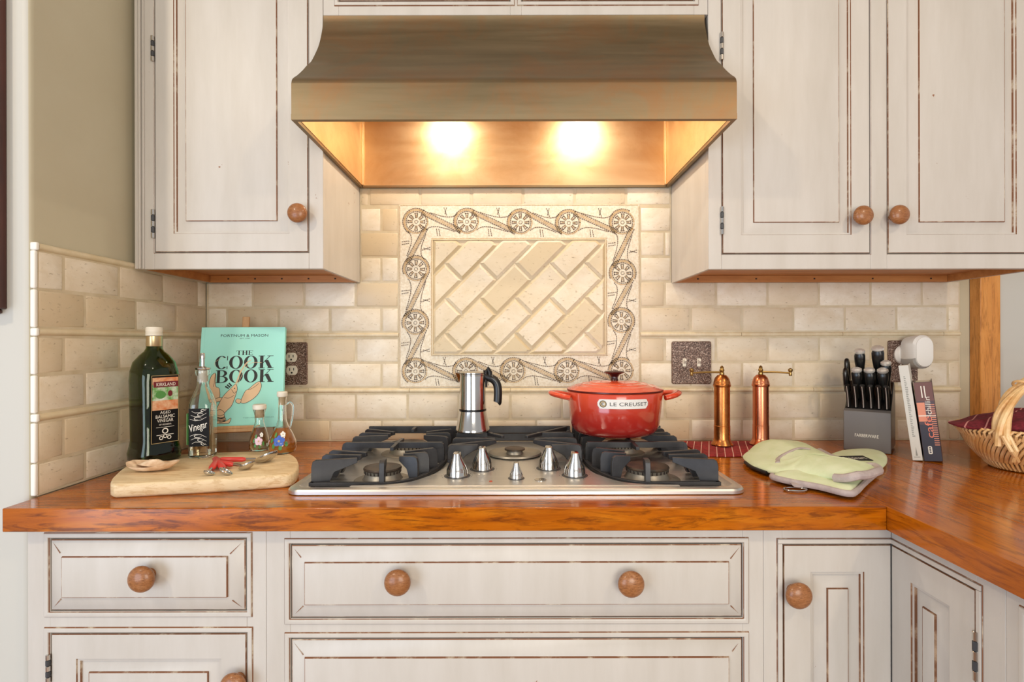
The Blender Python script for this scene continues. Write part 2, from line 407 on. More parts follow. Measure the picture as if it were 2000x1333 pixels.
# ---------------------------------------------------------------- wall tiling
TB = frame((0, 0.010, 0), (1, 0, 0), (0, 0, 1))     # u = X, v = Z, n = -Y
TL = Matrix(((0, 0, 1, -0.940), (1, 0, 0, 0), (0, 1, 0, 0), (0, 0, 0, 1)))   # u = Y, v = Z, n = +X
ROWS = [(0.915, 0.979), (0.979, 1.0585), (1.0755, 1.1515), (1.1515, 1.227), (1.243, 1.319), (1.319, 1.395), (1.395, 1.471), (1.471, 1.547), (1.547, 1.6205), (1.6255, 1.682)]
PHA = 0.532; PHB = 0.532 - 0.0779; PER = 0.1557
def clip_interval(a, b, holes):
    segs = [(a, b)]
    for h0, h1 in holes:
        ns = []
        for s0, s1 in segs:
            if h1 <= s0 or h0 >= s1: ns.append((s0, s1)); continue
            if h0 - s0 > 0.008: ns.append((s0, h0))
            if s1 - h1 > 0.008: ns.append((h1, s1))
        segs = ns
    return segs
def tile(mb, u0, u1, v0, v1, T, g=0.0012, h=0.010, b=0.006):
    u0 += g; u1 -= g; v0 += g; v1 -= g
    if u1 - u0 < 2.5 * b: return
    j = lambda: random.uniform(-0.0006, 0.0006)
    h += random.uniform(-0.0007, 0.0005)
    o_ = [(u0, v0), (u1, v0), (u1, v1), (u0, v1)]; o_ = [(p[0] + j(), p[1] + j()) for p in o_]
    mb.loft([[(p[0], p[1], 0.0015) for p in o_], [(p[0], p[1], h - 0.0045) for p in o_], [(p[0], p[1], h - 0.0015) for p in inset(o_, b * 0.45)], [(p[0], p[1], h) for p in inset(o_, b)]], 0, T, False, True)
PX0, PX1, PZ0, PZ1 = (780 - CX) / F * D0, (1249.5 - CX) / F * D0, ZC - (757 - CY) / F * D0, ZC - (400 - CY) / F * D0
mb = MB()
XL, XR = -0.928, 1.347
for ri, (v0, v1) in enumerate(ROWS):
    ph = PHA if ri % 2 == 0 else PHB
    if v0 > 1.62: ph += 0.04
    lo, hi = (XL, XR) if v1 < 1.40 else (-0.466, 0.474)
    holes = [(PX0 - 0.002, PX1 + 0.002)] if (v1 > PZ0 + 0.01 and v0 < PZ1 - 0.01) else []
    k0 = math.floor((lo - ph) / PER)
    for k in range(k0, k0 + 18):
        a = max(ph + k * PER, lo); b_ = min(ph + (k + 1) * PER, hi)
        if b_ - a < 0.012: continue
        for s0, s1 in clip_interval(a, b_, holes): tile(mb, s0, s1, v0, v1, TB)
wt = thing('back_wall_tiling', (0, 0, 0.914), 'tumbled cream travertine brick tiling on the wall behind the cooktop', 'wall tiles')
mb.build('tile_courses', 'tile', wt)
g = MB().box(XL - 0.003, XR, 0.002, 0.0099, 0.9145, 1.3915); g.box(-0.4665, 0.4745, 0.002, 0.0099, 1.3915, 1.70); g.build('grout_bed', 'grout', wt, smooth=False)
def pencil(mb, a, b_, v, T, r=0.0078):
    ring = []
    for q in (a, b_):
        ring.append([(q, v + r * math.sin(t), 0.004 + r * 1.25 * math.cos(t)) for t in [-pi / 2 + pi * k / 8 for k in range(9)]])
    mb.loft(ring, 0, T, True, True, closed=True)
for v, rr in ((1.0672, 0.0075), (1.2352, 0.0072)):
    segs = [(XL, XR)] if v < 1.07 else [(XL, PX0 - 0.002), (PX1 + 0.002, XR)]
    for a, b_ in segs:
        mb = MB(); x = a
        while x < b_ - 0.01:
            e = min(x + 0.305, b_); pencil(mb, x + 0.0006, e - 0.0006, v, TB, rr); x = e
        mb.build('pencil_trim', 'pencil', wt)
mb = MB(); pencil(mb, -0.466, 0.474, 1.6228, TB, 0.003); mb.build('pencil_trim', 'pencil', wt)
# left wall tiling
lt = thing('left_wall_tiling', (-0.94, -0.3, 0.914), 'tan travertine brick tiling on the side wall behind the dark bottle', 'wall tiles')
mb = MB(); YA, YB = -0.571, -0.001
for ri, (v0, v1) in enumerate(ROWS[:6]):
    ph = -0.571 + (0.06 if ri % 2 else 0.115)
    ys = [YA] + [ph + k * PER for k in range(5) if ph + k * PER < YB - 0.01] + [YB]
    for a, b_ in zip(ys[:-1], ys[1:]): tile(mb, a, b_, v0, v1, TL)
mb.build('tile_courses', 'tile', lt)
MB().box(-0.9399, -0.932, YA, YB, 0.9145, 1.395).build('grout_bed', 'grout', lt, smooth=False)
for v in (1.0672, 1.2352, 1.402):
    mb = MB(); y = YA
    while y < YB - 0.01:
        e = min(y + 0.305, YB); pencil(mb, y + 0.0006, e - 0.0006, v, TL, 0.0078); y = e
    mb.build('pencil_trim', 'pencil', lt)
mb = MB()
for v0, v1 in ROWS[:6]: mb.box(-0.9395, -0.9295, YA - 0.0085, YA - 0.0005, v0 + 0.001, v1 - 0.001)
for v in (1.0672, 1.2352, 1.402): mb.box(-0.9395, -0.926, YA - 0.0085, YA - 0.0005, v - 0.0078, v + 0.0078)
mb.build('caulked_edge', 'whitegrout', lt, bevel=0.0025)
lt.children[-1]['label'] = 'white painted tile ends'

# ---------------------------------------------------------------- mosaic panel
mp = thing('mosaic_panel', (0.02, 0.004, PZ0), 'framed mosaic panel of flower medallions around diagonal cream tiles', 'mosaic panel')
qx = lambda zx: (680 + zx / 3.0303 - CX) / F * D0
qz = lambda zy: ZC - (350 + zy / 3.0303 - CY) / F * D0
FX0, FX1, FZ0, FZ1 = qx(497), qx(1527), qz(1042), qz(355)
TP = frame((0, 0.0015, 0), (1, 0, 0), (0, 0, 1))
mb = MB()
for a, b_, c, d in ((PX0, PX1, PZ0, FZ0), (PX0, PX1, FZ1, PZ1), (PX0, FX0, FZ0, FZ1), (FX1, PX1, FZ0, FZ1)):
    mb.box(a, b_, c, d, -0.0005, 0.0)if False else mb.box(a, b_, c, d, -0.0, 0.0015, 0, TP)
mb.build('border_ground', 'mosbase', mp, smooth=False)
mb = MB()
H = 0.0022
def tess(pts, wd=0.003, ln=0.0052, gap=0.0014, mi=0, jit=0.0003):
    P = [Vector((p[0], p[1])) for p in pts]; acc = 0; segs = []
    d = [0]
    for i in range(1, len(P)): d.append(d[-1] + (P[i] - P[i - 1]).length)
    L = d[-1]; x = 0; i = 1
    def at(s):
        for i in range(1, len(P)):
            if d[i] >= s:
                f = (s - d[i - 1]) / max(d[i] - d[i - 1], 1e-9); return P[i - 1].lerp(P[i], f), (P[i] - P[i - 1]).normalized()
        return P[-1], (P[-1] - P[-2]).normalized()
    while x < L - ln * 0.5:
        l_ = ln * random.uniform(0.8, 1.15); c, t = at(min(x + l_ / 2, L)); n = Vector((-t.y, t.x)); c = c + n * random.uniform(-jit, jit)
        h1 = t * l_ / 2; h2 = n * wd / 2 * random.uniform(0.85, 1.1)
        q = [c - h1 - h2, c + h1 - h2, c + h1 + h2, c - h1 + h2]
        if all(PX0 < p.x < PX1 and PZ0 < p.y < PZ1 and not (FX0 < p.x < FX1 and FZ0 < p.y < FZ1) for p in q):
            vs = [(p.x, p.y, 0.0016) for p in q] + [(p.x, p.y, H) for p in q]
            mb.add(vs, [(4, 5, 6, 7), (0, 1, 5, 4), (1, 2, 6, 5), (2, 3, 7, 6), (3, 0, 4, 7)], mi, TP)
        x += l_ + gap
top = [(405, 252), (705, 252), (1022, 256), (1307, 260), (1625, 258)]
bot = [(398, 1137), (697, 1137), (978, 1137), (1297, 1138), (1618, 1137)]
lef = [top[0], (403, 532), (398, 850), bot[0]]; rig = [top[4], (1625, 558), (1617, 842), bot[4]]
w2 = lambda p: Vector((qx(p[0]), qz(p[1])))
R = 0.0385
for p in top + bot + lef[1:3] + rig[1:3]:
    c = w2(p)
    tess(circ(c.x, c.y, R * 0.80, 40) + [(c.x + R * 0.80, c.y)], 0.0026, 0.005)
    tess(circ(c.x, c.y, R * 0.90, 40) + [(c.x + R * 0.9, c.y)], 0.0032, 0.006, 0.0008, 1)
    _a0, _a1 = (-0.45, 3.6) if p in lef[1:3] + rig[1:3] else (1.0, 4.15)
    tess(circ(c.x, c.y, R * 1.06, 40, _a0, _a1), 0.0026, 0.005)
    tess(circ(c.x, c.y, R * 0.98, 30, _a0, _a1), 0.003, 0.006, 0.0008, 1)
    tess(circ(c.x, c.y, R * 0.13, 10) + [(c.x + R * 0.13, c.y)], 0.0016, 0.0022, 0.0008)
    for k in range(8):
        a = k * pi / 4 + random.uniform(-0.05, 0.05); e = Vector((math.cos(a), math.sin(a))); n = Vector((-e.y, e.x))
        for sg in (-1, 1): tess([c + e * R * 0.30 + n * sg * R * 0.055, c + e * R * 0.66 + n * sg * R * 0.10], 0.0026, 0.0042, 0.0006)
        tess([c + e * R * 0.66 - n * R * 0.13, c + e * R * 0.66 + n * R * 0.13], 0.0024, 0.005, 0.0006)
        tess([c + e * R * 0.33, c + e * R * 0.58], 0.0022, 0.004, 0.0005, 1)
def seg(a, b_, s):
    a = w2(a); b_ = w2(b_); D = (b_ - a).length; e = (b_ - a) / D; s = Vector(s)
    al = math.asin(min(2 * R / D, 0.99))
    n = s * math.cos(al) + e * math.sin(al)
    for rr, mi, wd in ((R * 1.06, 0, 0.0028), (R * 0.95, 1, 0.0034), (R * 0.83, 1, 0.0034), (R * 0.72, 0, 0.0028)):
        # straight band between the two rings, keeping its width
        off = (rr - R * 0.88)
        p0 = a + n * (R * 0.88) + n * off; p1 = b_ - n * (R * 0.88) + n * off
        tess([p0, p1], wd, 0.0052, 0.001 if mi else 0.0016, mi)
    m = (a + b_) / 2
    for sg in (1, -1):
        q0 = m + e * sg * 0.0 + (-s * sg) * R * 0.95
        A0 = (a if sg > 0 else b_) + e * sg * R * 0.75 - s * sg * R * 0.65
        A1 = A0 + e * sg * R * 0.45 + s * sg * R * 0.55
        B1 = m + e * sg * 0.25 * R + s * sg * R * 0.05 - s * sg * R * 0.55
        B0 = (b_ if sg > 0 else a) - e * sg * R * 1.0 - s * sg * R * 0.75
        tess(bez(A0, A1, B1, B0), 0.0024, 0.0048)
        s0 = m - e * sg * (D / 2 - R * 1.25) * 0.35 - s * sg * R * 1.12
        tess([s0 - e * 0.003, s0 + s * sg * R * 0.65 - e * sg * 0.006], 0.0022, 0.0045)
        tess([s0 + e * 0.005, s0 + s * sg * R * 0.60 + e * sg * 0.001], 0.0022, 0.0045)
for row in (top, bot):
    for a, b_ in zip(row[:-1], row[1:]): seg(a, b_, (0, 1))
for row in (lef, rig):
    for a, b_ in zip(row[:-1], row[1:]): seg(a, b_, (1, 0))
for x0, x1, z0, z1 in ((PX0 + 0.002, PX1 - 0.002, PZ0 + 0.002, PZ1 - 0.002), (FX0 - 0.002, FX1 + 0.002, FZ0 - 0.002, FZ1 + 0.002)):
    tess([(x0, z0), (x1, z0)], 0.0016, 0.008, 0.0006, 1); tess([(x0, z1), (x1, z1)], 0.0016, 0.008, 0.0006, 1)
    tess([(x0, z0), (x0, z1)], 0.0016, 0.008, 0.0006, 1); tess([(x1, z0), (x1, z1)], 0.0016, 0.008, 0.0006, 1)
mb.build('vine_border', ['mosdark', 'mostan'], mp, smooth=False)
# diagonal field
def clip_poly(poly, x0, x1, y0, y1):
    def cl(P, f, inter):
        out = []
        for i in range(len(P)):
            a, b_ = P[i - 1], P[i]
            if f(b_):
                if not f(a): out.append(inter(a, b_))
                out.append(b_)
            elif f(a): out.append(inter(a, b_))
        return out
    def ix(v): return lambda a, b_: (v, a[1] + (b_[1] - a[1]) * (v - a[0]) / (b_[0] - a[0]))
    def iy(v): return lambda a, b_: (a[0] + (b_[0] - a[0]) * (v - a[1]) / (b_[1] - a[1]), v)
    for f, it in ((lambda p: p[0] >= x0, ix(x0)), (lambda p: p[0] <= x1, ix(x1)), (lambda p: p[1] >= y0, iy(y0)), (lambda p: p[1] <= y1, iy(y1))):
        poly = cl(poly, f, it)
        if len(poly) < 3: return []
    return poly
mb = MB(); S2 = math.sqrt(0.5); c0 = Vector(((920 - CX) / F * D0, ZC - (565 - CY) / F * D0)); TLn, TWd = 0.1495, 0.0742
bx = (FX0 + 0.0035, FX1 - 0.0035, FZ0 + 0.0035, FZ1 - 0.0035)
for r in range(-8, 9):
    for k in range(-6, 7):
        u = k * TLn + r * TLn / 2; v = r * TWd; g_ = 0.0012
        P = []
        for du, dv in ((-TLn / 2 + g_, -TWd / 2 + g_), (TLn / 2 - g_, -TWd / 2 + g_), (TLn / 2 - g_, TWd / 2 - g_), (-TLn / 2 + g_, TWd / 2 - g_)):
            uu, vv = u + du, v + dv; P.append((c0.x + (uu + vv) * S2, c0.y + (uu - vv) * S2))
        P = clip_poly(P, *bx)
        if len(P) < 3: continue
        A = 0.5 * sum(P[i][0] * P[(i + 1) % len(P)][1] - P[(i + 1) % len(P)][0] * P[i][1] for i in range(len(P)))
        if A < 0: P = P[::-1]; A = -A
        if A < 0.0006: continue
        Q = [P[0]]
        for p in P[1:]:
            if (Vector(p) - Vector(Q[-1])).length > 0.004: Q.append(p)
        if (Vector(Q[0]) - Vector(Q[-1])).length < 0.004: Q.pop()
        if len(Q) < 3: continue
        b_ = 0.0075 if A > 0.002 else 0.004
        mb.loft([[(p[0], p[1], 0.0) for p in Q], [(p[0], p[1], 0.0015) for p in Q], [(p[0], p[1], 0.0075) for p in inset(Q, b_)]], 0, TP, False, True)
mb.build('diagonal_tiles', 'tile2', mp)
g = MB(); g.box(FX0, FX1, FZ0, FZ1, -0.001, 0.0006, 0, TP); g.build('grout_bed', 'grout', mp, smooth=False)
mb = MB(); e = 0.0035
for a, b_, c, d in ((FX0, FX1, FZ0, FZ0 + e), (FX0, FX1, FZ1 - e, FZ1), (FX0, FX0 + e, FZ0 + e, FZ1 - e), (FX1 - e, FX1, FZ0 + e, FZ1 - e)):
    mb.box(a, b_, c, d, 0, 0.005, 0, TP)
mb.build('liner', 'pencil', mp, bevel=0.0012)

# ---------------------------------------------------------------- cabinets
def bead(mb, x0, x1, z0, z1, T):
    """worn bead moulding around an opening"""
    mb.rect_rings(x0 - 0.011, x1 + 0.011, z0 - 0.011, z1 + 0.011, [(0, 0.0002), (0.0013, 0.0025), (0.0025, 0.0035), (0.0085, 0.0035), (0.0097, 0.002), (0.011, -0.002)], [1, 0, 0, 0, 1], None, T)
def face(mb, rx0, rx1, rz0, rz1, openings, T, th=0.019):
    xs = sorted({rx0, rx1, *[o_[0] for o_ in openings], *[o_[1] for o_ in openings]}); zs = sorted({rz0, rz1, *[o_[2] for o_ in openings], *[o_[3] for o_ in openings]})
    for i in range(len(xs) - 1):
        run = None
        for j in range(len(zs) - 1):
            cx, cz = (xs[i] + xs[i + 1]) / 2, (zs[j] + zs[j + 1]) / 2
            hole = any(o_[0] < cx < o_[1] and o_[2] < cz < o_[3] for o_ in openings)
            if not hole:
                if run is None: run = [zs[j], zs[j + 1]]
                else: run[1] = zs[j + 1]
            if hole or j == len(zs) - 2:
                if run: mb.box(xs[i], xs[i + 1], run[0], run[1], -th, 0, 0, T); run = None
def drawer_front(mb, x0, x1, z0, z1, T, sink=-0.001):
    x0 += 0.0025; x1 -= 0.0025; z0 += 0.0025; z1 -= 0.0025; d = sink
    mb.rect_rings(x0, x1, z0, z1, [(0, -0.018), (0, d), (0.0015, d + 0.0018), (0.0275, d + 0.0095), (0.0283, d + 0.013), (0.0292, d + 0.0132)], [0, 1, 0, 1, 1], 0, T)
    for sx_, sz_ in ((0, 0), (1, 0), (0, 1), (1, 1)):
        px = x0 if sx_ == 0 else x1; pz = z0 if sz_ == 0 else z1; dx = 1 if sx_ == 0 else -1; dz = 1 if sz_ == 0 else -1
        a, b_ = random.uniform(0.003, 0.008), random.uniform(0.020, 0.027)
        p = [(px + dx * a, pz + dz * a), (px + dx * (b_ - 0.001), pz + dz * (b_ + 0.0006)), (px + dx * b_, pz + dz * b_), (px + dx * (b_ + 0.0006), pz + dz * (b_ - 0.001))]
        hf = lambda i: d + 0.0018 + (i - 0.0015) / 0.026 * 0.0077 + 0.0004
        vs = [(p[0][0], p[0][1], hf(a)), (p[1][0], p[1][1], hf(b_)), (p[2][0], p[2][1], hf(b_)), (p[3][0], p[3][1], hf(b_))]
        mb.add(vs, [(0, 1, 2, 3)], 1, T)
def door_front(mb, x0, x1, z0, z1, T, st=0.045, sl=0.030, sink=-0.001):
    x0 += 0.0022; x1 -= 0.0022; z0 += 0.0022; z1 -= 0.0022; d = sink
    mb.rect_rings(x0, x1, z0, z1, [(0, -0.018), (0, d - 0.001), (0.0015, d + 0.0015), (st, d + 0.0015), (st + 0.001, d - 0.001), (st + 0.005, d - 0.0015), (st + 0.0058, d - 0.006), (st + 0.008, d - 0.0062),
        (st + sl, d + 0.000), (st + sl + 0.0006, d + 0.003), (st + sl + 0.0018, d + 0.0032)], [0, 1, 0, 1, 0, 1, 0, 0, 1, 1], 0, T)
def knob(parent, p, n, r=0.0235, name='knob'):
    n = Vector(n).normalized(); mb = MB(); p = Vector(p)
    u = Vector((0, 0, 1)).cross(n).normalized(); T = frame(p, u, n.cross(u))
    prof = [(0.010, 0), (0.010, 0.005), (0.0085, 0.008), (0.010, 0.011)] + [(r * math.sin(t), 0.011 + 0.54 * r * (1 - math.cos(t)) + 0.0012) for t in [0.45 + (pi - 0.45) * k / 12 for k in range(12)]] + [(0.0005, 0.0123 + 1.08 * r)]
    mb.lathe(prof, (0, 0, 0), 28, 0, T); o = mb.build(name, 'knobwood', parent); return o
def hinge(parent, T, u, v0, v1):
    mb = MB(); n = 5; h = (v1 - v0) / n
    for k in range(n): mb.lathe([(0.0035, 0.0004), (0.0042, 0.001), (0.0042, h - 0.001), (0.0035, h - 0.0004)], (0, 0, 0), 10, k % 2, T @ Matrix.Translation((u, v0 + k * h, 0.0035)) @ Matrix.Rotation(-pi / 2, 4, 'X'))
    mb.build('hinge', ['steelpol', 'darkgrey'], parent)
FU = 1.305
ux = lambda x: (x - CX) * FU / F
uz = lambda y: ZC - (y - CY) * FU / F
def kp(px, py, df, pr):
    p = W(px, py, df - pr); return (p.x, df - D0 + 0.0005, p.z)
TU = frame((0, -0.31, 0), (1, 0, 0), (0, 0, 1))
ZT = 2.35
def upper(label, x0, x1, zb, doors, knobs, hinges, extra=None):
    c = thing('wall_cabinet', ((x0 + x1) / 2, -0.15, zb), label, 'cabinet', 'wall cabinets')
    mb = MB(); face(mb, x0, x1, zb, ZT, doors, TU)
    for d_ in doors: bead_none = None
    for d_ in doors: mb.rect_rings(d_[0] - 0.0015, d_[1] + 0.0015, d_[2] - 0.0015, d_[3] + 0.0015, [(0, 0.0003), (0.0015, -0.001)], [1], None, TU)
    mb.build('face_frame', ['paint', 'wear'], c, bevel=0.0012)
    mb = MB(); mb.box(x0 + 0.0005, x0 + 0.008, -0.2905, 0.0, zb + 0.0005, ZT); mb.box(x1 - 0.008, x1 - 0.0005, -0.2905, 0.0, zb + 0.0005, ZT)
    mb.box(x0 + 0.008, x0 + 0.018, -0.2905, -0.0005, zb + 0.0008, ZT, 1); mb.box(x1 - 0.018, x1 - 0.008, -0.2905, -0.0005, zb + 0.0008, ZT, 1)
    mb.box(x0 + 0.018, x1 - 0.018, -0.285, -0.001, zb + 0.02, ZT, 1)
    mb.build('carcass', ['paint', 'rawpine'], c, smooth=False)
    mb = MB(); mb.box(x0 + 0.019, x1 - 0.019, -0.022, -0.0015, zb + 0.0005, zb + 0.0195)
    for kx in range(5): mb.box(x0 + 0.07 + kx * (x1 - x0 - 0.14) / 4, x0 + 0.075 + kx * (x1 - x0 - 0.14) / 4, -0.0226, -0.022, zb + 0.008, zb + 0.012, 1)
    mb.build('mounting_rail', ['rawpine', 'darkgap'], c, smooth=False)
    for d_, k_, hs in zip(doors, knobs, hinges):
        mb = MB(); door_front(mb, *d_, TU); do = mb.build('door', ['paint', 'wear'], c)
        if k_: knob(do, k_, (0, -1, 0), 0.0235)
        for h_ in hs: hinge(do, TU, *h_)
    return c
wc = upper('tall cream wall cabinet with one door, left of the range hood', -0.925, -0.4665, uz(524.5), [(ux(302), ux(604), uz(493), ZT - 0.05)],
      [kp(579, 414, FU, 0.03)], [[(ux(301), uz(120), uz(70)), (ux(301), uz(465), uz(408))]])
mb = MB()
for x_, w_, h_ in ((-0.9245, 0.008, 0.004), (-0.915, 0.006, 0.006), (-0.906, 0.004, 0.004)): mb.box(x_, x_ + w_, -0.31 - h_, -0.3101, uz(524.5), ZT)
mb.build('scribe_moulding', 'paint', wc, bevel=0.0015)
upper('double-door cream wall cabinet right of the range hood', 0.4742, ux(2052), uz(527), [(ux(1410), ux(1701), uz(498), ZT - 0.05), (ux(1733), ux(2024), uz(498), ZT - 0.05)],
      [kp(1690, 421, FU, 0.03), kp(1761, 420, FU, 0.03)], [[(ux(1410), uz(120), uz(65)), (ux(1410), uz(460), uz(405))], []])
# cabinet over the hood
c = thing('wall_cabinet', (0, -0.15, 2.012), 'narrow cream cabinet above the range hood with worn reddish door edges', 'cabinet', 'wall cabinets')
mb = MB(); ops = [(ux(663), ux(998), uz(3), ZT - 0.05), (ux(1020), ux(1357), uz(3), ZT - 0.05)]
face(mb, -0.4655, 0.4733, 2.0125, ZT, ops, TU)
for d_ in ops: bead(mb, *d_, TU)
mb.build('face_frame', ['paint', 'wear'], c, bevel=0.001)
MB().box(-0.4655, 0.4733, -0.2905, -0.001, 2.0125, ZT).build('carcass', 'paint', c, smooth=False)
for d_ in ops:
    mb = MB(); door_front(mb, *d_, TU); mb.build('door', ['paint', 'wear2'], c)

# base cabinets
FB = 0.993; YF = FB - D0
bx_ = lambda x: (x - CX) * FB / F
bz_ = lambda y: ZC - (y - CY) * FB / F
def kd(px, py, pr=0.042):
    p = W(px, py, FB - pr); return (p.x, p.z)
TF = frame((0, YF, 0), (1, 0, 0), (0, 0, 1))
ZB = 0.8705
def base_cab(label, x0, x1, drawers, doors, body=True):
    c = thing('base_cabinet', ((x0 + x1) / 2, YF / 2, 0), label, 'cabinet', 'base cabinets')
    ops = [d[0] for d in drawers] + [d[0] for d in doors]
    mb = MB(); face(mb, x0, x1, 0.10, ZB, ops, TF)
    for o_ in ops: bead(mb, *o_, TF)
    mb.build('face_frame', ['paint', 'wear'], c, bevel=0.001)
    mb = MB(); mb.box(x0 + 0.0005, x1 - 0.0005, YF + 0.0195, -0.001, 0.10, ZB); mb.box(x0 + 0.001, x1 - 0.001, YF + 0.07, -0.002, 0.001, 0.0995, 1)
    mb.build('carcass', ['paint', 'darkwood'], c, smooth=False)
    for op, kn in drawers:
        mb = MB(); drawer_front(mb, *op, TF); do = mb.build('drawer', ['paint', 'wear'], c)
        for k_ in kn: knob(do, (k_[0], YF - 0.0118, k_[1]), (0, -1, 0), 0.0238)
    for op, kn, hs in doors:
        mb = MB(); door_front(mb, *op, TF, 0.046, 0.024); do = mb.build('door', ['paint', 'wear'], c)
        for k_ in kn: knob(do, (k_[0], YF - 0.0005, k_[1]), (0, -1, 0), 0.0235)
        for h_ in hs: hinge(do, TF, *h_)
    return c
base_cab('cream base cabinet at the left end, one small drawer above a door', -0.905, bx_(519) - 0.0004, [((bx_(97), bx_(481), bz_(1193), bz_(1050)), [kd(271, 1133)])],
         [((bx_(97), bx_(482), 0.14, bz_(1235)), [kd(451, 1343, 0.03)], [(bx_(96), bz_(1330), bz_(1275))])])
base_cab('wide cream base cabinet with stacked drawers under the cooktop', bx_(519), bx_(1490), [((bx_(566), bx_(1450), bz_(1208), bz_(1062)), [kd(774, 1141), kd(1233, 1145)]),
         ((bx_(566), bx_(1450), bz_(1500), bz_(1246)), [kd(774, 1415), kd(1233, 1418)])], [((bx_(566), bx_(1450), 0.14, bz_(1545)), [], [])])
# corner cabinet with folding door
XP = 0.699
c = thing('corner_cabinet', (XP, YF, 0), 'cream corner base cabinet with folding door where the counter turns', 'cabinet', 'base cabinets')
TPn = frame((XP, 0, 0), (0, -1, 0), (0, 0, 1))      # u = -Y, n = -X
TPn = Matrix(((0, 0, -1, XP), (-1, 0, 0, 0), (0, 1, 0, 0), (0, 0, 0, 1)))
y0_, y1_ = -YF + 0.001, -(-0.806)
mb = MB(); x0 = bx_(1490) + 0.0004
opA = (bx_(1527), XP + 0.03, 0.14, bz_(1064))
mb.box(x0, opA[0], 0.10, ZB, -0.019, 0, 0, TF); mb.box(opA[0], XP, opA[3], ZB, -0.019, 0, 0, TF); mb.box(opA[0], XP, 0.10, 0.14, -0.019, 0, 0, TF)
mb.box(-YF, y1_, opA[3], ZB, -0.019, 0, 0, TPn); mb.box(-YF, y1_, 0.10, 0.14, -0.019, 0, 0, TPn); mb.box(y1_, 0.853, 0.10, ZB, -0.019, 0, 0, TPn)
za_ = opA[3]
mb.box(opA[0] - 0.009, opA[0] - 0.001, 0.14, za_ + 0.0005, 0, 0.0033, 0, TF); mb.box(opA[0] - 0.009, XP, za_ + 0.001, za_ + 0.009, 0, 0.003, 0, TF)
mb.box(-YF, y1_ + 0.009, za_ + 0.001, za_ + 0.009, 0, 0.003, 0, TPn); mb.box(y1_ + 0.001, y1_ + 0.009, 0.14, za_ + 0.0005, 0, 0.0033, 0, TPn)
for d_ in (0.0002, 0.0095):
    e_ = 0.0016
    mb.box(opA[0] - d_ - e_, opA[0] - d_, 0.14, za_ + d_, 0, 0.0014, 1, TF); mb.box(opA[0] - d_ - e_, XP, za_ + d_, za_ + d_ + e_, 0, 0.0014, 1, TF)
    mb.box(-YF, y1_ + d_ + e_, za_ + d_, za_ + d_ + e_, 0, 0.0014, 1, TPn); mb.box(y1_ + d_, y1_ + d_ + e_, 0.14, za_ + d_, 0, 0.0014, 1, TPn)
mb.build('face_frame', ['paint', 'wear'], c, bevel=0.0015)
mb = MB(); mb.box(x0 + 0.001, 1.35, YF + 0.0195, -0.001, 0.10, ZB); mb.box(XP + 0.0195, 1.35, -0.853, YF + 0.0195, 0.10, ZB); mb.build('carcass', 'paint', c, smooth=False)
mb = MB(); door_front(mb, opA[0], XP + 0.0017, 0.14, opA[3], TF, 0.050, 0.030); do = mb.build('door', ['paint', 'wear2'], c); _k = kd(1562, 1168, 0.03); knob(do, (_k[0], YF - 0.0005, _k[1]), (0, -1, 0), 0.0238)
mb = MB(); door_front(mb, y0_ - 0.0022, y1_, 0.14, opA[3], TPn, 0.048, 0.028); do = mb.build('door', ['paint', 'wear2'], c); hinge(do, TPn, y1_ + 0.001, 0.70, 0.775)
# peninsula cabinet
c = thing('base_cabinet', (1.0, -1.15, 0), 'cream cabinet under the counter return at the right edge, mostly cut off', 'cabinet', 'base cabinets')
mb = MB(); op = (0.885, 1.25, 0.14, bz_(1064)); face(mb, 0.8535, 1.36, 0.10, ZB, [op], TPn); bead(mb, *op, TPn); mb.build('face_frame', ['paint', 'wear'], c, bevel=0.001)
MB().box(XP + 0.0195, 1.35, -1.36, -0.854, 0.10, ZB).build('carcass', 'paint', c, smooth=False)
mb = MB(); door_front(mb, *op, TPn); mb.build('door', ['paint', 'wear2'], c)

# ---------------------------------------------------------------- countertop
ct = thing('countertop', (0, -0.3, 0.8712), 'glossy reddish cherry wood countertop in an L shape', 'countertop')
YC = -0.648; XI = 0.673
mb = MB(); mb.prism([(-0.928, YC), (XI, YC), (XI, 0.0015), (-0.928, 0.0015)], 0.871, 0.914); mb.build('counter_slab', 'counterx', ct, bevel=0.0018)
mb = MB(); yy = 0.0015
xs = [XI + 0.0003, 0.83, 0.99, 1.15, 1.31, 1.47, 1.63, 1.9]
for a, b_ in zip(xs[:-1], xs[1:]): mb.box(a, b_ - 0.0004, -1.42, 0.0015 if a < 1.36 else -0.0335, 0.871, 0.914)
mb.build('counter_return', 'countery', ct, bevel=0.0008)
# dark framed piece on the return wall
m_ = MB(); m_.box(-1.35, -0.981, -0.612, -0.5802, 1.279, 2.6); m_.box(-1.35, -0.990, -0.606, -0.5802, 1.270, 1.279)
tag(m_.build('wall_panel', 'darkwood', bevel=0.003), 'dark red-brown wooden board mounted on the wall at the far left', 'wall board')

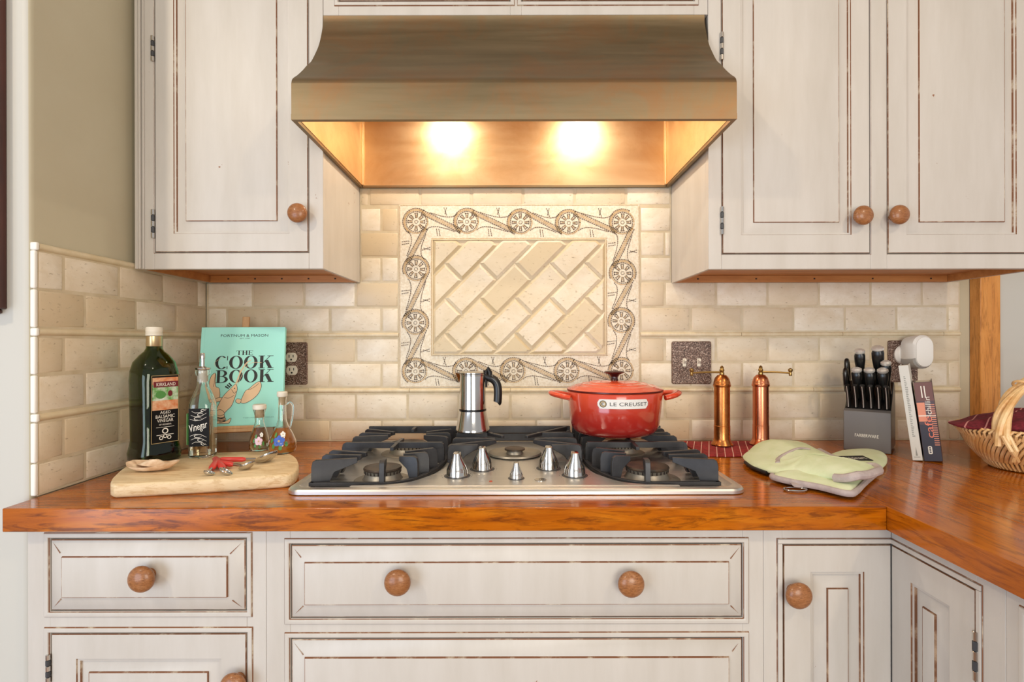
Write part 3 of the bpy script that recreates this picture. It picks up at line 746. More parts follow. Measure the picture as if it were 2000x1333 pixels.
# ---------------------------------------------------------------- range hood
hd = thing('range_hood', (0.0, -0.25, 1.68), 'aged copper range hood with flared front, lit inside', 'range hood')
HX = 0.4648; off = 0.0005
prof = [(-0.2935 - 0.0, 2.010), (-0.312, 1.995), (-0.323, 1.962), (-0.340, 1.925), (-0.362, 1.893), (-0.390, 1.858), (-0.413, 1.838), (-0.440, 1.812), (-0.470, 1.786), (-0.487, 1.773), (-0.496, 1.764), (-0.500, 1.754), (-0.500, 1.680)]
prof[0] = (-0.3115, 2.011)
pp = [(p.x, p.y) for p in smoothpath([(a, b_, 0) for a, b_ in prof[:-1]], 3)] + [prof[-1]]
mb = MB(); n = len(pp); th = 0.004
outer = pp; innr = [(min(y + th, -0.012), z - (0.003 if i < n - 1 else 0)) for i, (y, z) in enumerate(pp)]
for x0, x1 in ((-HX, HX),):
    vs = [(x0, y, z) for y, z in outer] + [(x1, y, z) for y, z in outer]
    mb.add(vs, [(i, i + 1, n + i + 1, n + i) for i in range(n - 1)], 0)
for x_ in (-HX, HX):
    vs = [(x_, y, z) for y, z in outer] + [(x_, -0.001, 2.011), (x_, -0.001, 1.68)]
    mb.add(vs, [tuple(range(len(vs)))], 0)
mb.add([(-HX, -0.3115, 2.011), (HX, -0.3115, 2.011), (HX, -0.001, 2.011), (-HX, -0.001, 2.011)], [(0, 1, 2, 3)])
# rolled lower rim
for a, b_ in (((-HX, -0.500), (HX, -0.500)), ):
    mb.box(-HX, HX, -0.5015, -0.490, 1.678, 1.690)
mb.box(-HX, -HX + 0.009, -0.4895, -0.003, 1.678, 1.688); mb.box(HX - 0.009, HX, -0.4895, -0.003, 1.678, 1.688); mb.box(-HX + 0.0095, HX - 0.0095, -0.012, -0.003, 1.678, 1.684)
mb.build('canopy', 'hood', hd, angle=40)
mb = MB(); a = HX - 0.010; zt = 1.935
mb.add([(-a, -0.489, 1.686), (-a, -0.482, 1.750), (-a, -0.295, zt), (-a, -0.012, zt), (-a, -0.012, 1.684), (a, -0.489, 1.686), (a, -0.482, 1.750), (a, -0.295, zt), (a, -0.012, zt), (a, -0.012, 1.684)],
    [(0, 1, 2, 3, 4), (9, 8, 7, 6, 5), (0, 5, 6, 1), (1, 6, 7, 2), (2, 7, 8, 3), (3, 8, 9, 4)])
for s_ in (-1, 1): mb.cyl((s_ * (a - 0.002), -0.016, 1.685), (s_ * (a - 0.002), -0.016, zt), 0.0035, 8)
mb.build('liner', 'hoodin', hd, smooth=False)
for L in HOODL:
    mb = MB(); mb.lathe([(0.045, 0), (0.045, 0.004), (0.030, 0.007), (0.028, 0.0)], (L[0], L[1], 1.928), 28); mb.build('lamp_ring', 'steelpol', hd)
t = NT('halogen_glow'); t.set(Base_Color=(1, 0.9, 0.7), Emission_Color=(1, 0.85, 0.62), Emission_Strength=25.0); MT['glow'] = t.m
for L in HOODL:
    mb = MB(); mb.lathe([(0.026, 0), (0.026, 0.002)], (L[0], L[1], 1.9285), 24); mb.build('bulb', 'glow', hd)

# ---------------------------------------------------------------- wall plates
def zx(x): return (x - CX) / F * (D0 - 0.004)
def zz(y): return ZC - (y - CY) / F * (D0 - 0.004)
def plate(name, label, cat, x0, x1, y0, y1):
    p = thing(name, (zx((x0 + x1) / 2), -0.001, zz(y1)), label, cat)
    mb = MB(); T_ = frame((0, -0.0006, 0), (1, 0, 0), (0, 0, 1)); P = rrect(zx(x0), zx(x1), zz(y1), zz(y0), 0.006)
    mb.prism(P, 0, 0.006, 0, T_, 0.002); mb.build('cover_plate', 'speckle', p); return p, T_
def outlet(p, T_, x, y):
    cx, cz = zx(x), zz(y); mb = MB()
    P = [(cx + a_, min(max(b_, cz - 0.0140), cz + 0.0140)) for a_, b_ in [(q[0] - cx, q[1]) for q in circ(cx, cz, 0.0172, 28)]]
    mb.prism(P, 0.006, 0.0085, 0, T_, 0.0008); r_ = mb.build('receptacle', 'cream', p)
    mb = MB(); mb.box(cx - 0.0072, cx - 0.0050, cz - 0.001, cz + 0.0075, 0.0085, 0.0088, 0, T_); mb.box(cx + 0.0050, cx + 0.0072, cz - 0.000, cz + 0.0075, 0.0085, 0.0088, 0, T_)
    mb.prism(circ(cx, cz - 0.0068, 0.0028, 12), 0.0085, 0.0088, 0, T_); mb.build('socket_slots', 'blackplastic', r_)
p, T_ = plate('outlet_plate', 'speckled brown plate with two cream sockets beside the aqua book', 'outlet', 528, 600, 668, 751)
outlet(p, T_, 570, 697.5); outlet(p, T_, 571, 723)
p, T_ = plate('switch_plate', 'speckled brown double switch plate behind the left copper mill', 'switch', 1312, 1389, 668, 751)
for x_, up_ in ((1336, 1), (1364, 1)):
    mb = MB(); cx, cz = zx(x_), zz(709); mb.box(cx - 0.005, cx + 0.005, cz - 0.012, cz + 0.012, 0.006, 0.0075, 0, T_)
    mb.add([(cx - 0.0038, cz - 0.004, 0.0075), (cx + 0.0038, cz - 0.004, 0.0075), (cx + 0.0038, cz + 0.006, 0.0075), (cx - 0.0038, cz + 0.006, 0.0075), (cx - 0.003, cz + 0.005, 0.019), (cx + 0.003, cz + 0.005, 0.019), (cx + 0.003, cz + 0.010, 0.018), (cx - 0.003, cz + 0.010, 0.018)],
        [(0, 1, 5, 4), (1, 2, 6, 5), (2, 3, 7, 6), (3, 0, 4, 7), (4, 5, 6, 7)], 0, T_)
    mb.build('toggle', 'cream', p)
p, T_ = plate('outlet_plate', 'speckled brown plate behind the white plug-in device and pale book', 'outlet', 1735, 1792, 667, 748)
# plug-in device
pr = thing('plug_in_light', (1.19, -0.03, 1.14), 'white oval plug-in light on the right speckled plate', 'plug-in light')
mb = MB(); cc = W(1778, 690, 1.59); T_ = frame((cc.x, -0.0072, cc.z), (1, 0, 0), (0, 0, 1))
mb.loft([[(q[0] - 0.008, q[1] - 0.008, 0.0) for q in circ(0, 0, 0.030, 32, ry=0.030)], [(q[0] - 0.006, q[1] - 0.006, 0.008) for q in circ(0, 0, 0.034, 32, ry=0.032)], [(q[0], q[1] - 0.004, 0.016) for q in circ(0, 0, 0.032, 32, ry=0.034)]], 0, T_)
mb.build('plug_body', 'white', pr)
t = NT('frosted_shade'); t.set(Base_Color=(0.85, 0.83, 0.78), Roughness=0.25, Transmission_Weight=0.6); MT['frost'] = t.m
def stad(w_, h_, k=10):
    r = w_; out = []
    for i in range(k + 1): a_ = pi * i / k; out.append((r * math.cos(a_), (h_ - r) + r * math.sin(a_)))
    for i in range(k + 1): a_ = pi + pi * i / k; out.append((r * math.cos(a_), -(h_ - r) + r * math.sin(a_)))
    return out
mb = MB(); S_ = stad(0.028, 0.047)
mb.loft([[(q[0] * 1.0, q[1], 0.0163) for q in S_], [(q[0] * 1.06 + 0.002, q[1] * 1.04, 0.03) for q in S_], [(q[0] * 1.06 + 0.003, q[1] * 1.04 + 0.002, 0.062) for q in S_], [(q[0] * 0.9 + 0.003, q[1] * 0.93 + 0.002, 0.068) for q in S_]], 0, T_)
o = mb.build('shade', ['white', 'frost'], pr)
for pl in o.data.polygons:
    if pl.center.z < -0.0 + (cc.z - 1.14) - 0.012 and abs(pl.normal.y) < 0.8: pl.material_index = 1
mb = MB(); mb.loft([[(q[0] * 0.88 + 0.003, q[1] * 0.92 + 0.002, 0.0682) for q in S_], [(q[0] * 0.86 + 0.003, q[1] * 0.90 + 0.002, 0.0705) for q in S_], [(q[0] * 0.6 + 0.003, q[1] * 0.7 + 0.002, 0.072) for q in S_]], 0, T_)
mb.build('face_panel', 'white', pr)
# ---------------------------------------------------------------- gas cooktop
ck = thing('gas_cooktop', (0, -0.31, 0.9142), 'stainless steel five-burner gas cooktop with black iron grates', 'cooktop')
def ring(x0, x1, y0, y1, r, z): return [(p[0], p[1], z) for p in rrect(x0, x1, y0, y1, r, 8)]
X0, X1, Y0, Y1 = -0.452, 0.4565, -0.572, -0.042
mb = MB()
def off_(d, r, z): return ring(X0 + d, X1 - d, Y0 + d, Y1 - d, r, z)
mb.loft([off_(0.004, 0.026, 0.9145), off_(0.0, 0.030, 0.9155), off_(0.0, 0.030, 0.9215), off_(0.0025, 0.028, 0.9250), off_(0.006, 0.025, 0.9262), off_(0.018, 0.02, 0.9262), off_(0.026, 0.018, 0.9180), off_(0.028, 0.018, 0.9172)], 0)
mb.build('tray', 'steel', ck, angle=30)
half = [(0.0, -0.5475), (0.33, -0.5475), (0.29, -0.5440), (0.25, -0.5370), (0.215, -0.518), (0.186, -0.472), (0.168, -0.425), (0.157, -0.36), (0.155, -0.20), (0.155, -0.08)]
sm = [(p.x, p.y) for p in smoothpath([(a, b_, 0) for a, b_ in half[2:]], 5)]
ol = [(-0.33, -0.5475), (0.33, -0.5475)] + [p for p in sm] + [(-p[0], p[1]) for p in sm[::-1]]
mb = MB(); mb.loft([[(p[0], p[1], 0.9175) for p in ol], [(p[0], p[1], 0.9255) for p in ol], [(p[0] * 0.992, -0.3 + (p[1] + 0.3) * 0.992, 0.9270) for p in ol]]); mb.build('control_panel', 'steel', ck, angle=30)
# burners
BL = [(-0.285, -0.462, 0.039, 'iron2'), (-0.285, -0.185, 0.046, 'iron2'), (0.287, -0.455, 0.045, 'iron2'), (0.287, -0.185, 0.039, 'iron2')]
for x, y, r, m_ in BL:
    mb = MB(); mb.lathe([(r * 1.55, 0.9174), (r * 1.5, 0.919), (r * 1.1, 0.920), (r * 1.05, 0.922), (r * 0.94, 0.932), (r * 1.0, 0.9395)], (x, y, 0), 40)
    for k in range(28):
        a = 2 * pi * k / 28; mb.box(r * 0.97, r * 1.008, -0.0012, 0.0012, 0.9335, 0.9392, 1, Matrix.Translation((x, y, 0)) @ Matrix.Rotation(a, 4, 'Z'))
    bu = mb.build('burner', ['alu', 'darkgap'], ck)
    mb = MB(); mb.lathe([(r * 0.95, 0.9397), (r * 1.03, 0.9405), (r * 1.04, 0.943), (r * 1.0, 0.9455), (r * 0.6, 0.9465), (0.001, 0.9467)], (x, y, 0), 40); mb.build('burner_cap', m_, bu)
x, y = 0.0, -0.255
mb = MB(); mb.lathe([(0.062, 0.9275), (0.068, 0.930), (0.066, 0.934), (0.060, 0.933), (0.052, 0.9285), (0.03, 0.9278), (0.022, 0.930), (0.019, 0.938)], (x, y, 0), 44); bu = mb.build('burner', 'alu', ck)
mb = MB(); mb.lathe([(0.020, 0.938), (0.026, 0.9395), (0.026, 0.943), (0.02, 0.945), (0.001, 0.9455)], (x, y, 0), 30); mb.build('burner_cap', 'iron2', bu)
# grates
GT = 0.970
def finger(mb, p0, p1, zb, tall=True, th=0.0085, zt=GT):
    p0 = Vector(p0); p1 = Vector(p1); L = (p1 - p0).length; e = (p1 - p0) / L; n = Vector((-e.y, e.x))
    if tall: P = [(0, zb), (0, zt - 0.014), (0.0025, zt - 0.004), (0.009, zt), (L, zt - 0.0015), (L, zt - 0.011), (min(0.045, L * 0.6), zt - 0.027), (min(0.034, L * 0.45), zb)]
    else: P = [(0, zt - 0.013), (0, zt), (L, zt - 0.001), (L, zt - 0.009)]
    vs = []
    for sg in (-1, 1):
        for q in P:
            c_ = p0 + e * q[0] + n * sg * th / 2; vs.append((c_.x, c_.y, q[1]))
    k = len(P)
    mb.add(vs, [tuple(range(k - 1, -1, -1)), tuple(range(k, 2 * k))] + [(i, (i + 1) % k, k + (i + 1) % k, k + i) for i in range(k)])
def side_grate(s):
    mb = MB(); a, b_ = 0.166, 0.421; zb = 0.9185 if True else 0
    z0, z1 = 0.9190, 0.9270
    P = lambda x, y: (s * x, y)
    yf, yb = -0.525, -0.062
    def bar(x0, x1, y0, y1, z0_, z1_): mb.box(s * x0, s * x1, y0, y1, z0_, z1_)
    ip = [(b_ - 0.002, yf + 0.005), (0.37, yf + 0.005), (0.32, yf + 0.005), (0.270, yf + 0.005), (0.236, -0.506), (0.208, -0.474), (0.189, -0.425), (0.177, -0.365), (0.172, -0.30), (0.171, yb - 0.004)]
    sp_ = [(p.x, p.y) for p in smoothpath([(q[0], q[1], 0) for q in ip[1:]], 3)]; sp_ = [ip[0]] + sp_
    bar(b_ - 0.010, b_, yf, yb, z0, z1)
    L_, R_ = [], []
    for i_ in range(len(sp_)):
        t_ = Vector(sp_[min(i_ + 1, len(sp_) - 1)]) - Vector(sp_[max(i_ - 1, 0)]); t_.normalize(); n_ = Vector((-t_.y, t_.x)) * 0.0048
        L_.append(Vector(sp_[i_]) + n_); R_.append(Vector(sp_[i_]) - n_)
    mb.loft([[(s * l.x, l.y, z0), (s * l.x, l.y, z1), (s * r.x, r.y, z1), (s * r.x, r.y, z0)] for l, r in zip(L_, R_)])
    bar(a, b_, yb - 0.010, yb, GT - 0.020, GT); bar(a, a + 0.012, yb - 0.012, yb, 0.919, GT - 0.02); bar(b_ - 0.012, b_, yb - 0.012, yb, 0.919, GT - 0.02)
    bar(a + 0.010, b_ - 0.010, -0.318, -0.308, GT - 0.014, GT)
    o_ = 0.004
    for y0, tx, ty in ((-0.512, 0.334, -0.482), (-0.452, 0.334, -0.452), (-0.405, 0.330, -0.424), (-0.313, 0.36, -0.313), (-0.235, 0.334, -0.205), (-0.175, 0.334, -0.178), (-0.110, 0.330, -0.150)):
        finger(mb, P(b_ - o_ if False else b_ - 0.001, y0), P(tx, ty), 0.920, th=0.0095)
    for x0_, y0, tx, ty in ((0.206, -0.474, 0.247, -0.466), (0.190, -0.428, 0.245, -0.440), (0.180, -0.378, 0.246, -0.412), (0.171, -0.313, 0.215, -0.313), (0.171, -0.235, 0.238, -0.205), (0.171, -0.175, 0.238, -0.178), (0.171, -0.110, 0.242, -0.150)):
        finger(mb, P(x0_, y0), P(tx, ty), 0.920, th=0.0095)
    finger(mb, P(0.272, yf + 0.001), P(0.276, -0.485), 0.920, th=0.0105)
    finger(mb, P(0.286, -0.318), P(0.286, -0.372), 0.955, False); finger(mb, P(0.286, -0.308), P(0.286, -0.252), 0.955, False); finger(mb, P(0.286, yb - 0.010), P(0.286, -0.118), 0.955, False)
    for y_ in (yf + 0.002, -0.32): bar(b_ - 0.012, b_ - 0.003, y_, y_ + 0.009, 0.9175, z0)
    mb.build('grate', 'iron', ck, bevel=0.0018, smooth=True)
side_grate(-1); side_grate(1)
mb = MB(); a = 0.160
mb.box(-a, a, -0.072, -0.062, GT - 0.020, GT)
for s in (-1, 1):
    mb.box(s * a, s * (a - 0.010), -0.352, -0.072, 0.9275, 0.9365)
    finger(mb, (s * a, -0.345), (s * 0.048, -0.272), 0.928, th=0.0095)
    finger(mb, (s * a, -0.345), (s * 0.088, -0.338), 0.928, th=0.0095)
    finger(mb, (s * a, -0.255), (s * 0.050, -0.252), 0.928, th=0.0095)
    finger(mb, (s * a, -0.170), (s * 0.060, -0.165), 0.928, th=0.0095)
    finger(mb, (s * (a - 0.012), -0.072), (s * 0.030, -0.218), 0.955, False, th=0.0095)
    mb.box(s * a, s * (a - 0.012), -0.084, -0.072, 0.9275, GT - 0.01)
mb.box(-a + 0.01, a - 0.01, -0.071, -0.064, 0.9275, GT - 0.021)
mb.build('grate', 'iron', ck, bevel=0.0018)
# knobs
def ck_knob(x, y, s=1.0, rot=0.0, h=0.050):
    mb = MB(); r = 0.0225 * s; k = h
    secs = [(0.0005, r * 1.02, r * 1.02, 2.0, 0), (0.004, r * 1.02, r * 1.02, 2.0, 0), (0.005, r, r, 2.0, 0), (0.014 * s, r * 0.98, r * 0.98, 2.1, 0), (0.022 * s, r * 0.86, r * 0.96, 2.2, 0), (0.032 * s, r * 0.62, r * 0.88, 2.6, 0), (k * 0.85, r * 0.42, r * 0.74, 3.2, -0.001), (k * 0.985, r * 0.34, r * 0.62, 4.0, -0.002), (k, r * 0.30, r * 0.56, 4.0, -0.002)]
    rings = []
    for z, rx, ry, q, oy in secs:
        rg = []
        for i in range(36):
            a = 2 * pi * i / 36; ca, sa = math.cos(a), math.sin(a)
            px = abs(ca) ** (2 / q) * (1 if ca > 0 else -1) * rx; py = abs(sa) ** (2 / q) * (1 if sa > 0 else -1) * ry + oy
            rg.append((x + px * math.cos(rot) - py * math.sin(rot), y + px * math.sin(rot) + py * math.cos(rot), 0.9272 + z))
        rings.append(rg)
    mb.loft(rings); kn = mb.build('control_knob', 'steelpol', ck, angle=40)
    mb = MB(); mb.lathe([(r * 1.25, 0.9271), (r * 1.25, 0.9276), (r * 1.05, 0.9277)], (x, y, 0), 32); mb.build('knob_seat', 'darkgrey', kn)
for x, y in ((-0.1235, -0.470), (-0.0735, -0.410), (0.0765, -0.405), (0.1285, -0.468)): ck_knob(x, y)
ck_knob(0.003, -0.492, 0.62, 0, 0.034)
mb = MB(); c_ = onz(1055, 937, 0.928)
mb.prism([(c_.x + 0.0125 * math.cos(t), c_.y + 0.0125 * math.sin(t)) for t in [k * pi / 16 for k in range(32)]], 0.9271, 0.9285, 0, None, 0.0006)
T_ = frame((c_.x, c_.y, 0.9285), (1, 0, 0), (0, 1, 0)); text(mb, 'C', 0, 0, 0.006, 0.010, T_, 1); text(mb, 'O', 0.004, 0, 0.006, 0.010, T_, 1)
mb.build('badge', ['steelpol', 'darkgrey'], ck)
mb = MB(); c_ = onz(958, 940, 0.928); mb.lathe([(0.0035, 0.9271), (0.003, 0.9285), (0.001, 0.9288)], (c_.x, c_.y, 0), 16)
mb.build('indicator_light', [mat('red_indicator', 'b5401c', 0.3), 'darkgrey'], ck)
mb = MB()
for k in range(12):
    for kx, ky in ((-0.1235, -0.470), (-0.0735, -0.410), (0.0765, -0.405), (0.1285, -0.468)):
        a = -pi * 0.35 + k * pi * 1.5 / 11; T_ = frame((kx + 0.033 * math.cos(a), ky + 0.033 * math.sin(a), 0.9271), (1, 0, 0), (0, 1, 0)); mb.box(-0.0007, 0.0007, -0.0007, 0.0007, 0, 0.0003, 0, T_)
mb.build('dial_marks', 'darkgrey', ck, smooth=False)

# ---------------------------------------------------------------- moka pot
c = Vector(((923 - CX) * 1.456 / F, -0.159, GT + 0.0006))
mk = thing('moka_pot', c, 'small stainless steel stovetop coffee pot with black handle on the back grate', 'coffee pot')
mb = MB(); mb.lathe([(0.044, 0), (0.0465, 0.0015), (0.0465, 0.006), (0.045, 0.010), (0.037, 0.053), (0.0365, 0.056)], c, 48); mb.build('water_chamber', 'steelpol', mk, angle=30)
mb = MB(); mb.lathe([(0.0372, 0.0565), (0.0372, 0.0605)], c, 48, 0); mb.build('gasket_ring', 'blackplastic', mk)
mb = MB(); mb.lathe([(0.0360, 0.061), (0.0368, 0.062), (0.0352, 0.152), (0.0362, 0.1535), (0.0362, 0.1565), (0.034, 0.158), (0.033, 0.157)], c, 48)
mb.loft([[tuple(c + Vector((-0.030, y_, 0.13))) for y_ in (-0.004, 0.004)] + [tuple(c + Vector((-0.034, 0, 0.128)))], [tuple(c + Vector((-0.034, y_, 0.158))) for y_ in (-0.009, 0.009)] + [tuple(c + Vector((-0.047, 0, 0.159)))]])
mb.build('pouring_chamber', 'steelpol', mk, angle=30)
mb = MB(); mb.lathe([(0.0362, 0.1582), (0.0362, 0.1600), (0.030, 0.1625), (0.006, 0.164), (0.001, 0.164)], c, 48); lid = mb.build('lid', 'steelpol', mk)
mb = MB(); pth = smoothpath([c + Vector(p) for p in [(0.033, 0, 0.150), (0.043, 0, 0.146), (0.056, 0, 0.141), (0.066, 0, 0.128), (0.069, 0, 0.108), (0.068, 0, 0.082), (0.067, 0, 0.078)]], 5)
n_ = len(pth); mb.tube(pth, [0.0075 + 0.0015 * min(1, i / 8) for i in range(n_)], 12, 0, flat=1.25, up=(0, 1, 0))
mb.tube([c + Vector(p) for p in [(0.036, 0, 0.12), (0.036, 0, 0.165), (0.040, 0, 0.172), (0.046, 0, 0.160), (0.047, 0, 0.142)]], [0.004, 0.007, 0.006, 0.008, 0.006], 10); mb.build('handle', 'blackplastic', mk)

# ---------------------------------------------------------------- dutch oven
c = Vector((0.2655, -0.192, GT + 0.0006))
dv = thing('dutch_oven', c, 'round glossy red enamelled dutch oven with lid, on the right grate', 'pot')
RO = 0.1255
prof = [(0.080, 0.0), (0.090, 0.001), (0.103, 0.006), (0.1115, 0.015), (0.1165, 0.030), (0.120, 0.060), (RO, 0.1115), (RO - 0.0015, 0.114), (RO - 0.006, 0.114)]
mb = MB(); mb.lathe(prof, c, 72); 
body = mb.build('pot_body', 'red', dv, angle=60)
for s in (-1, 1):
    mb = MB(); pts = [c + Vector(p) for p in [(s * (RO - 0.003), -0.045, 0.098), (s * (RO + 0.020), -0.040, 0.103), (s * (RO + 0.038), -0.018, 0.106), (s * (RO + 0.041), 0, 0.107), (s * (RO + 0.038), 0.018, 0.106), (s * (RO + 0.020), 0.040, 0.103), (s * (RO - 0.003), 0.045, 0.098)]]
    pts = smoothpath(pts, 5); mb.tube(pts, 0.0072, 12, 0, flat=1.4, up=(0, 0, 1)); mb.build('side_handle', 'red', dv)
mb = MB(); prof = [(RO - 0.008, 0.1145), (RO + 0.0005, 0.1148), (RO + 0.0008, 0.1185)]
mb.lathe(prof, c, 72, 1, cap1=False)
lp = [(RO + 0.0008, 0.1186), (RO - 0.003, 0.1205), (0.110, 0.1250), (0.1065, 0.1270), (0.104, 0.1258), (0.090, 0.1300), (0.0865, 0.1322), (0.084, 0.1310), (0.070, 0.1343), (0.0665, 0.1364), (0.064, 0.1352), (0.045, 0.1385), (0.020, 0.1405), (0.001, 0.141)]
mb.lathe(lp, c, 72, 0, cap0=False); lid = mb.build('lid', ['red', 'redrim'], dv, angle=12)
mb = MB(); mb.lathe([(0.011, 0.1405), (0.009, 0.146), (0.009, 0.150), (0.014, 0.156), (0.026, 0.1605), (0.0275, 0.1625), (0.024, 0.1650), (0.001, 0.1660)], c, 36); mb.build('lid_knob', 'maroon', lid)
rb = 0.1233; zc = 0.0905
Tb = lambda p: (c.x + (rb + (p[1]) * 0.095 + p[2]) * math.sin(p[0] / rb), c.y - (rb + p[1] * 0.095 + p[2]) * math.cos(p[0] / rb), c.z + zc + p[1])
def curved_prism(mb, poly, w, mi, T):
    # strips so the badge follows the curve
    xs_ = sorted({round(p[0], 4) for p in poly}); 
    mb.add([(p[0], p[1], w) for p in poly], [tuple(range(len(poly)))], mi, T)
mb = MB(); hw, hh = 0.0640, 0.0118; N = 24
vs, fs = [], []
for i in range(N + 1):
    u = -hw + 2 * hw * i / N; hgt = hh
    dd = min(u + hw, hw - u)
    if dd < 0.008: hgt = hh - 0.008 + math.sqrt(max(0, 0.008 ** 2 - (0.008 - dd) ** 2))
    vs += [(u, -hgt, 0.0005), (u, -hgt, 0.0016), (u, hgt, 0.0016), (u, hgt, 0.0005)]
for i in range(N):
    a = i * 4
    for j in range(3): fs.append((a + j, a + 4 + j, a + 5 + j, a + 1 + j))
mb.add(vs, fs, 0, Tb)
text(mb, 'LE CREUSET', 0.0135, 0, 0.094, 0.0088, Tb, 1, 0.0018, off=0.0)
stroke(mb, circ(-0.050, 0, 0.0080, 24), 0.0016, Tb, 1, 0.0018, True); stroke(mb, circ(-0.050, 0, 0.0058, 20), 0.0030, Tb, 2, 0.0018, True); stroke(mb, circ(-0.050, 0, 0.0028, 14, 0.7, 5.4), 0.0018, Tb, 1, 0.0021)
mb.build('name_badge', ['white', 'ink', 'goldink'], dv)
dv.children[-1]['label'] = 'white oblong name badge'
# ---------------------------------------------------------------- cutting board and what stands on it
ZBD = 0.942
def bpt(x, y): p = onz(x, y, ZBD); return (p.x, p.y)
BP = [bpt(215, 940), bpt(222, 928), bpt(250, 907), bpt(300, 893), bpt(360, 886), bpt(450, 882), bpt(530, 880), bpt(560, 883), bpt(577, 892), bpt(583, 904), bpt(580, 916), bpt(565, 925), bpt(520, 929), bpt(400, 936), bpt(300, 941), bpt(235, 944), bpt(220, 944)]
def closed_smooth(P, n=5):
    k = len(P); out = []
    for i in range(k):
        a, b_, c_, d_ = (Vector(P[(i + j - 1) % k]) for j in range(4))
        for q in range(n):
            t = q / n; out.append(tuple(0.5 * ((2 * b_) + (c_ - a) * t + (2 * a - 5 * b_ + 4 * c_ - d_) * t * t + (3 * b_ - a - 3 * c_ + d_) * t ** 3)))
    return out
O = closed_smooth(BP)
A = sum(O[i][0] * O[(i + 1) % len(O)][1] - O[(i + 1) % len(O)][0] * O[i][1] for i in range(len(O)))
if A < 0: O = O[::-1]
mb = MB(); mb.loft([[(p[0], p[1], 0.9146) for p in inset(O, 0.004)], [(p[0], p[1], 0.919) for p in O], [(p[0], p[1], 0.937) for p in O], [(p[0], p[1], 0.9405) for p in inset(O, 0.0015)], [(p[0], p[1], ZBD) for p in inset(O, 0.005)]])
tag(mb.build('cutting_board', 'board', angle=50), 'thick pale wooden cutting board with rounded corners on the left of the counter', 'cutting board')
ZS = ZBD + 0.0005
# balsamic bottle
c = Vector((-0.838, -0.372, ZS)); rt = math.radians(30 - 90 + 56)
bt = thing('vinegar_bottle', c, 'tall dark green balsamic vinegar bottle with black label, left end of the board', 'bottle')
RZ = math.radians(58)
bp = [(a_ * 0.94 if b_ < 0.245 else a_, b_, c_) for a_, b_, c_ in [(0.043, 0.0, 3.2), (0.0505, 0.004, 3.2), (0.0515, 0.018, 3.2), (0.047, 0.034, 3.4), (0.0445, 0.046, 3.6), (0.0452, 0.10, 3.6), (0.0472, 0.185, 3.4), (0.0465, 0.205, 3.0), (0.042, 0.226, 2.7), (0.031, 0.242, 2.3), (0.020, 0.251, 2.1), (0.0165, 0.258, 2), (0.0152, 0.27, 2), (0.0150, 0.298, 2)]]
bpo = bp; bpi = [(p[0] - 0.0028, max(p[1], 0.004), p[2]) for p in bp[::-1]]
mb = MB(); mb.lathe(bpo + bpi, c, 56, rot=RZ, pw=3.2, cap0=True, cap1=True); mb.build('bottle_glass', 'greenglass', bt, angle=60)
mb = MB(); mb.lathe([(p[0] - 0.0034, max(p[1], 0.0050), p[2]) for p in bp if p[1] < 0.11] + [(0.0392, 0.128, 3.5), (0.038, 0.1282, 3.5)], c, 48, rot=RZ); mb.build('vinegar', 'vinegar', bt)
mb = MB(); mb.lathe([(0.0155, 0.262), (0.0165, 0.264), (0.0160, 0.286), (0.0152, 0.2865)], c, 36); mb.build('neck_foil', 'goldfoil', bt)
mb = MB()
for k in range(4): pass
mb.lathe([(0.0158, 0.2868), (0.0172, 0.288), (0.0172, 0.2905), (0.0164, 0.2912), (0.0172, 0.292), (0.0172, 0.2945), (0.0164, 0.2952), (0.0172, 0.296), (0.0172, 0.305), (0.016, 0.3075), (0.001, 0.308)], c, 36); mb.build('cap', 'cream', bt)
ang = RZ    # local -Y side turned to face the room
T_ = Matrix.Translation(c) @ Matrix.Rotation(RZ, 4, 'Z') @ frame((0.002, -0.0432, 0.0), (1, 0, 0), (0, -0.019, 1))
mb = MB(); lw, z0, z1 = 0.030, 0.042, 0.198
mb.box(-lw, lw, z0, z1, 0, 0.0010, 0, T_)
mb.rect_rings(-lw + 0.001, lw - 0.001, z0 + 0.001, z1 - 0.001, [(0, 0.0011), (0, 0.0013), (0.001, 0.0013), (0.001, 0.0011)], [1, 1, 1], None, T_)
lx = lw - 0.003
mb.box(-lx, lx, 0.176, 0.192, 0.001, 0.0013, 2, T_); mb.box(-lx, lx, 0.140, 0.176, 0.001, 0.0013, 3, T_); mb.box(-lx, lx, 0.118, 0.140, 0.001, 0.0013, 2, T_)
mb.box(-lx + 0.002, lx, 0.170, 0.183, 0.0013, 0.0016, 4, T_); text(mb, 'KIRKLAND', 0.001, 0.1765, 0.040, 0.0075, T_, 5, 0.0018, off=0.0)
mb.add([(p[0], p[1], 0.0016) for p in circ(-0.010, 0.153, 0.011, 14, ry=0.009)], [tuple(range(14))], 6, T_); mb.add([(p[0], p[1], 0.0016) for p in circ(0.010, 0.155, 0.005, 12, ry=0.007)], [tuple(range(12))], 4, T_)
for i, (s_, w_, h_) in enumerate((('AGED', 0.022, 0.0062), ('BALSAMIC', 0.040, 0.0075), ('VINEGAR', 0.034, 0.0075), ('OF MODENA', 0.026, 0.0035))): text(mb, s_, 0, 0.1125 - i * 0.0092, w_, h_, T_, 5, 0.0016)
mb.box(-0.019, 0.019, 0.0785, 0.0792, 0.0013, 0.0016, 5, T_)
stroke(mb, circ(0, 0.0700, 0.0055, 20), 0.0022, T_, 5, 0.0016, True); mb.box(-0.018, 0.018, 0.0605, 0.0618, 0.0013, 0.0016, 5, T_)
T2 = T_ @ Matrix.Translation((0, -0.004, 0))
bt_l = mb
mb.build('front_label', ['labelblack', 'goldink', 'orange', 'greenpic', 'winered', 'whiteink', 'leaf'], bt, smooth=False)
mb = MB()
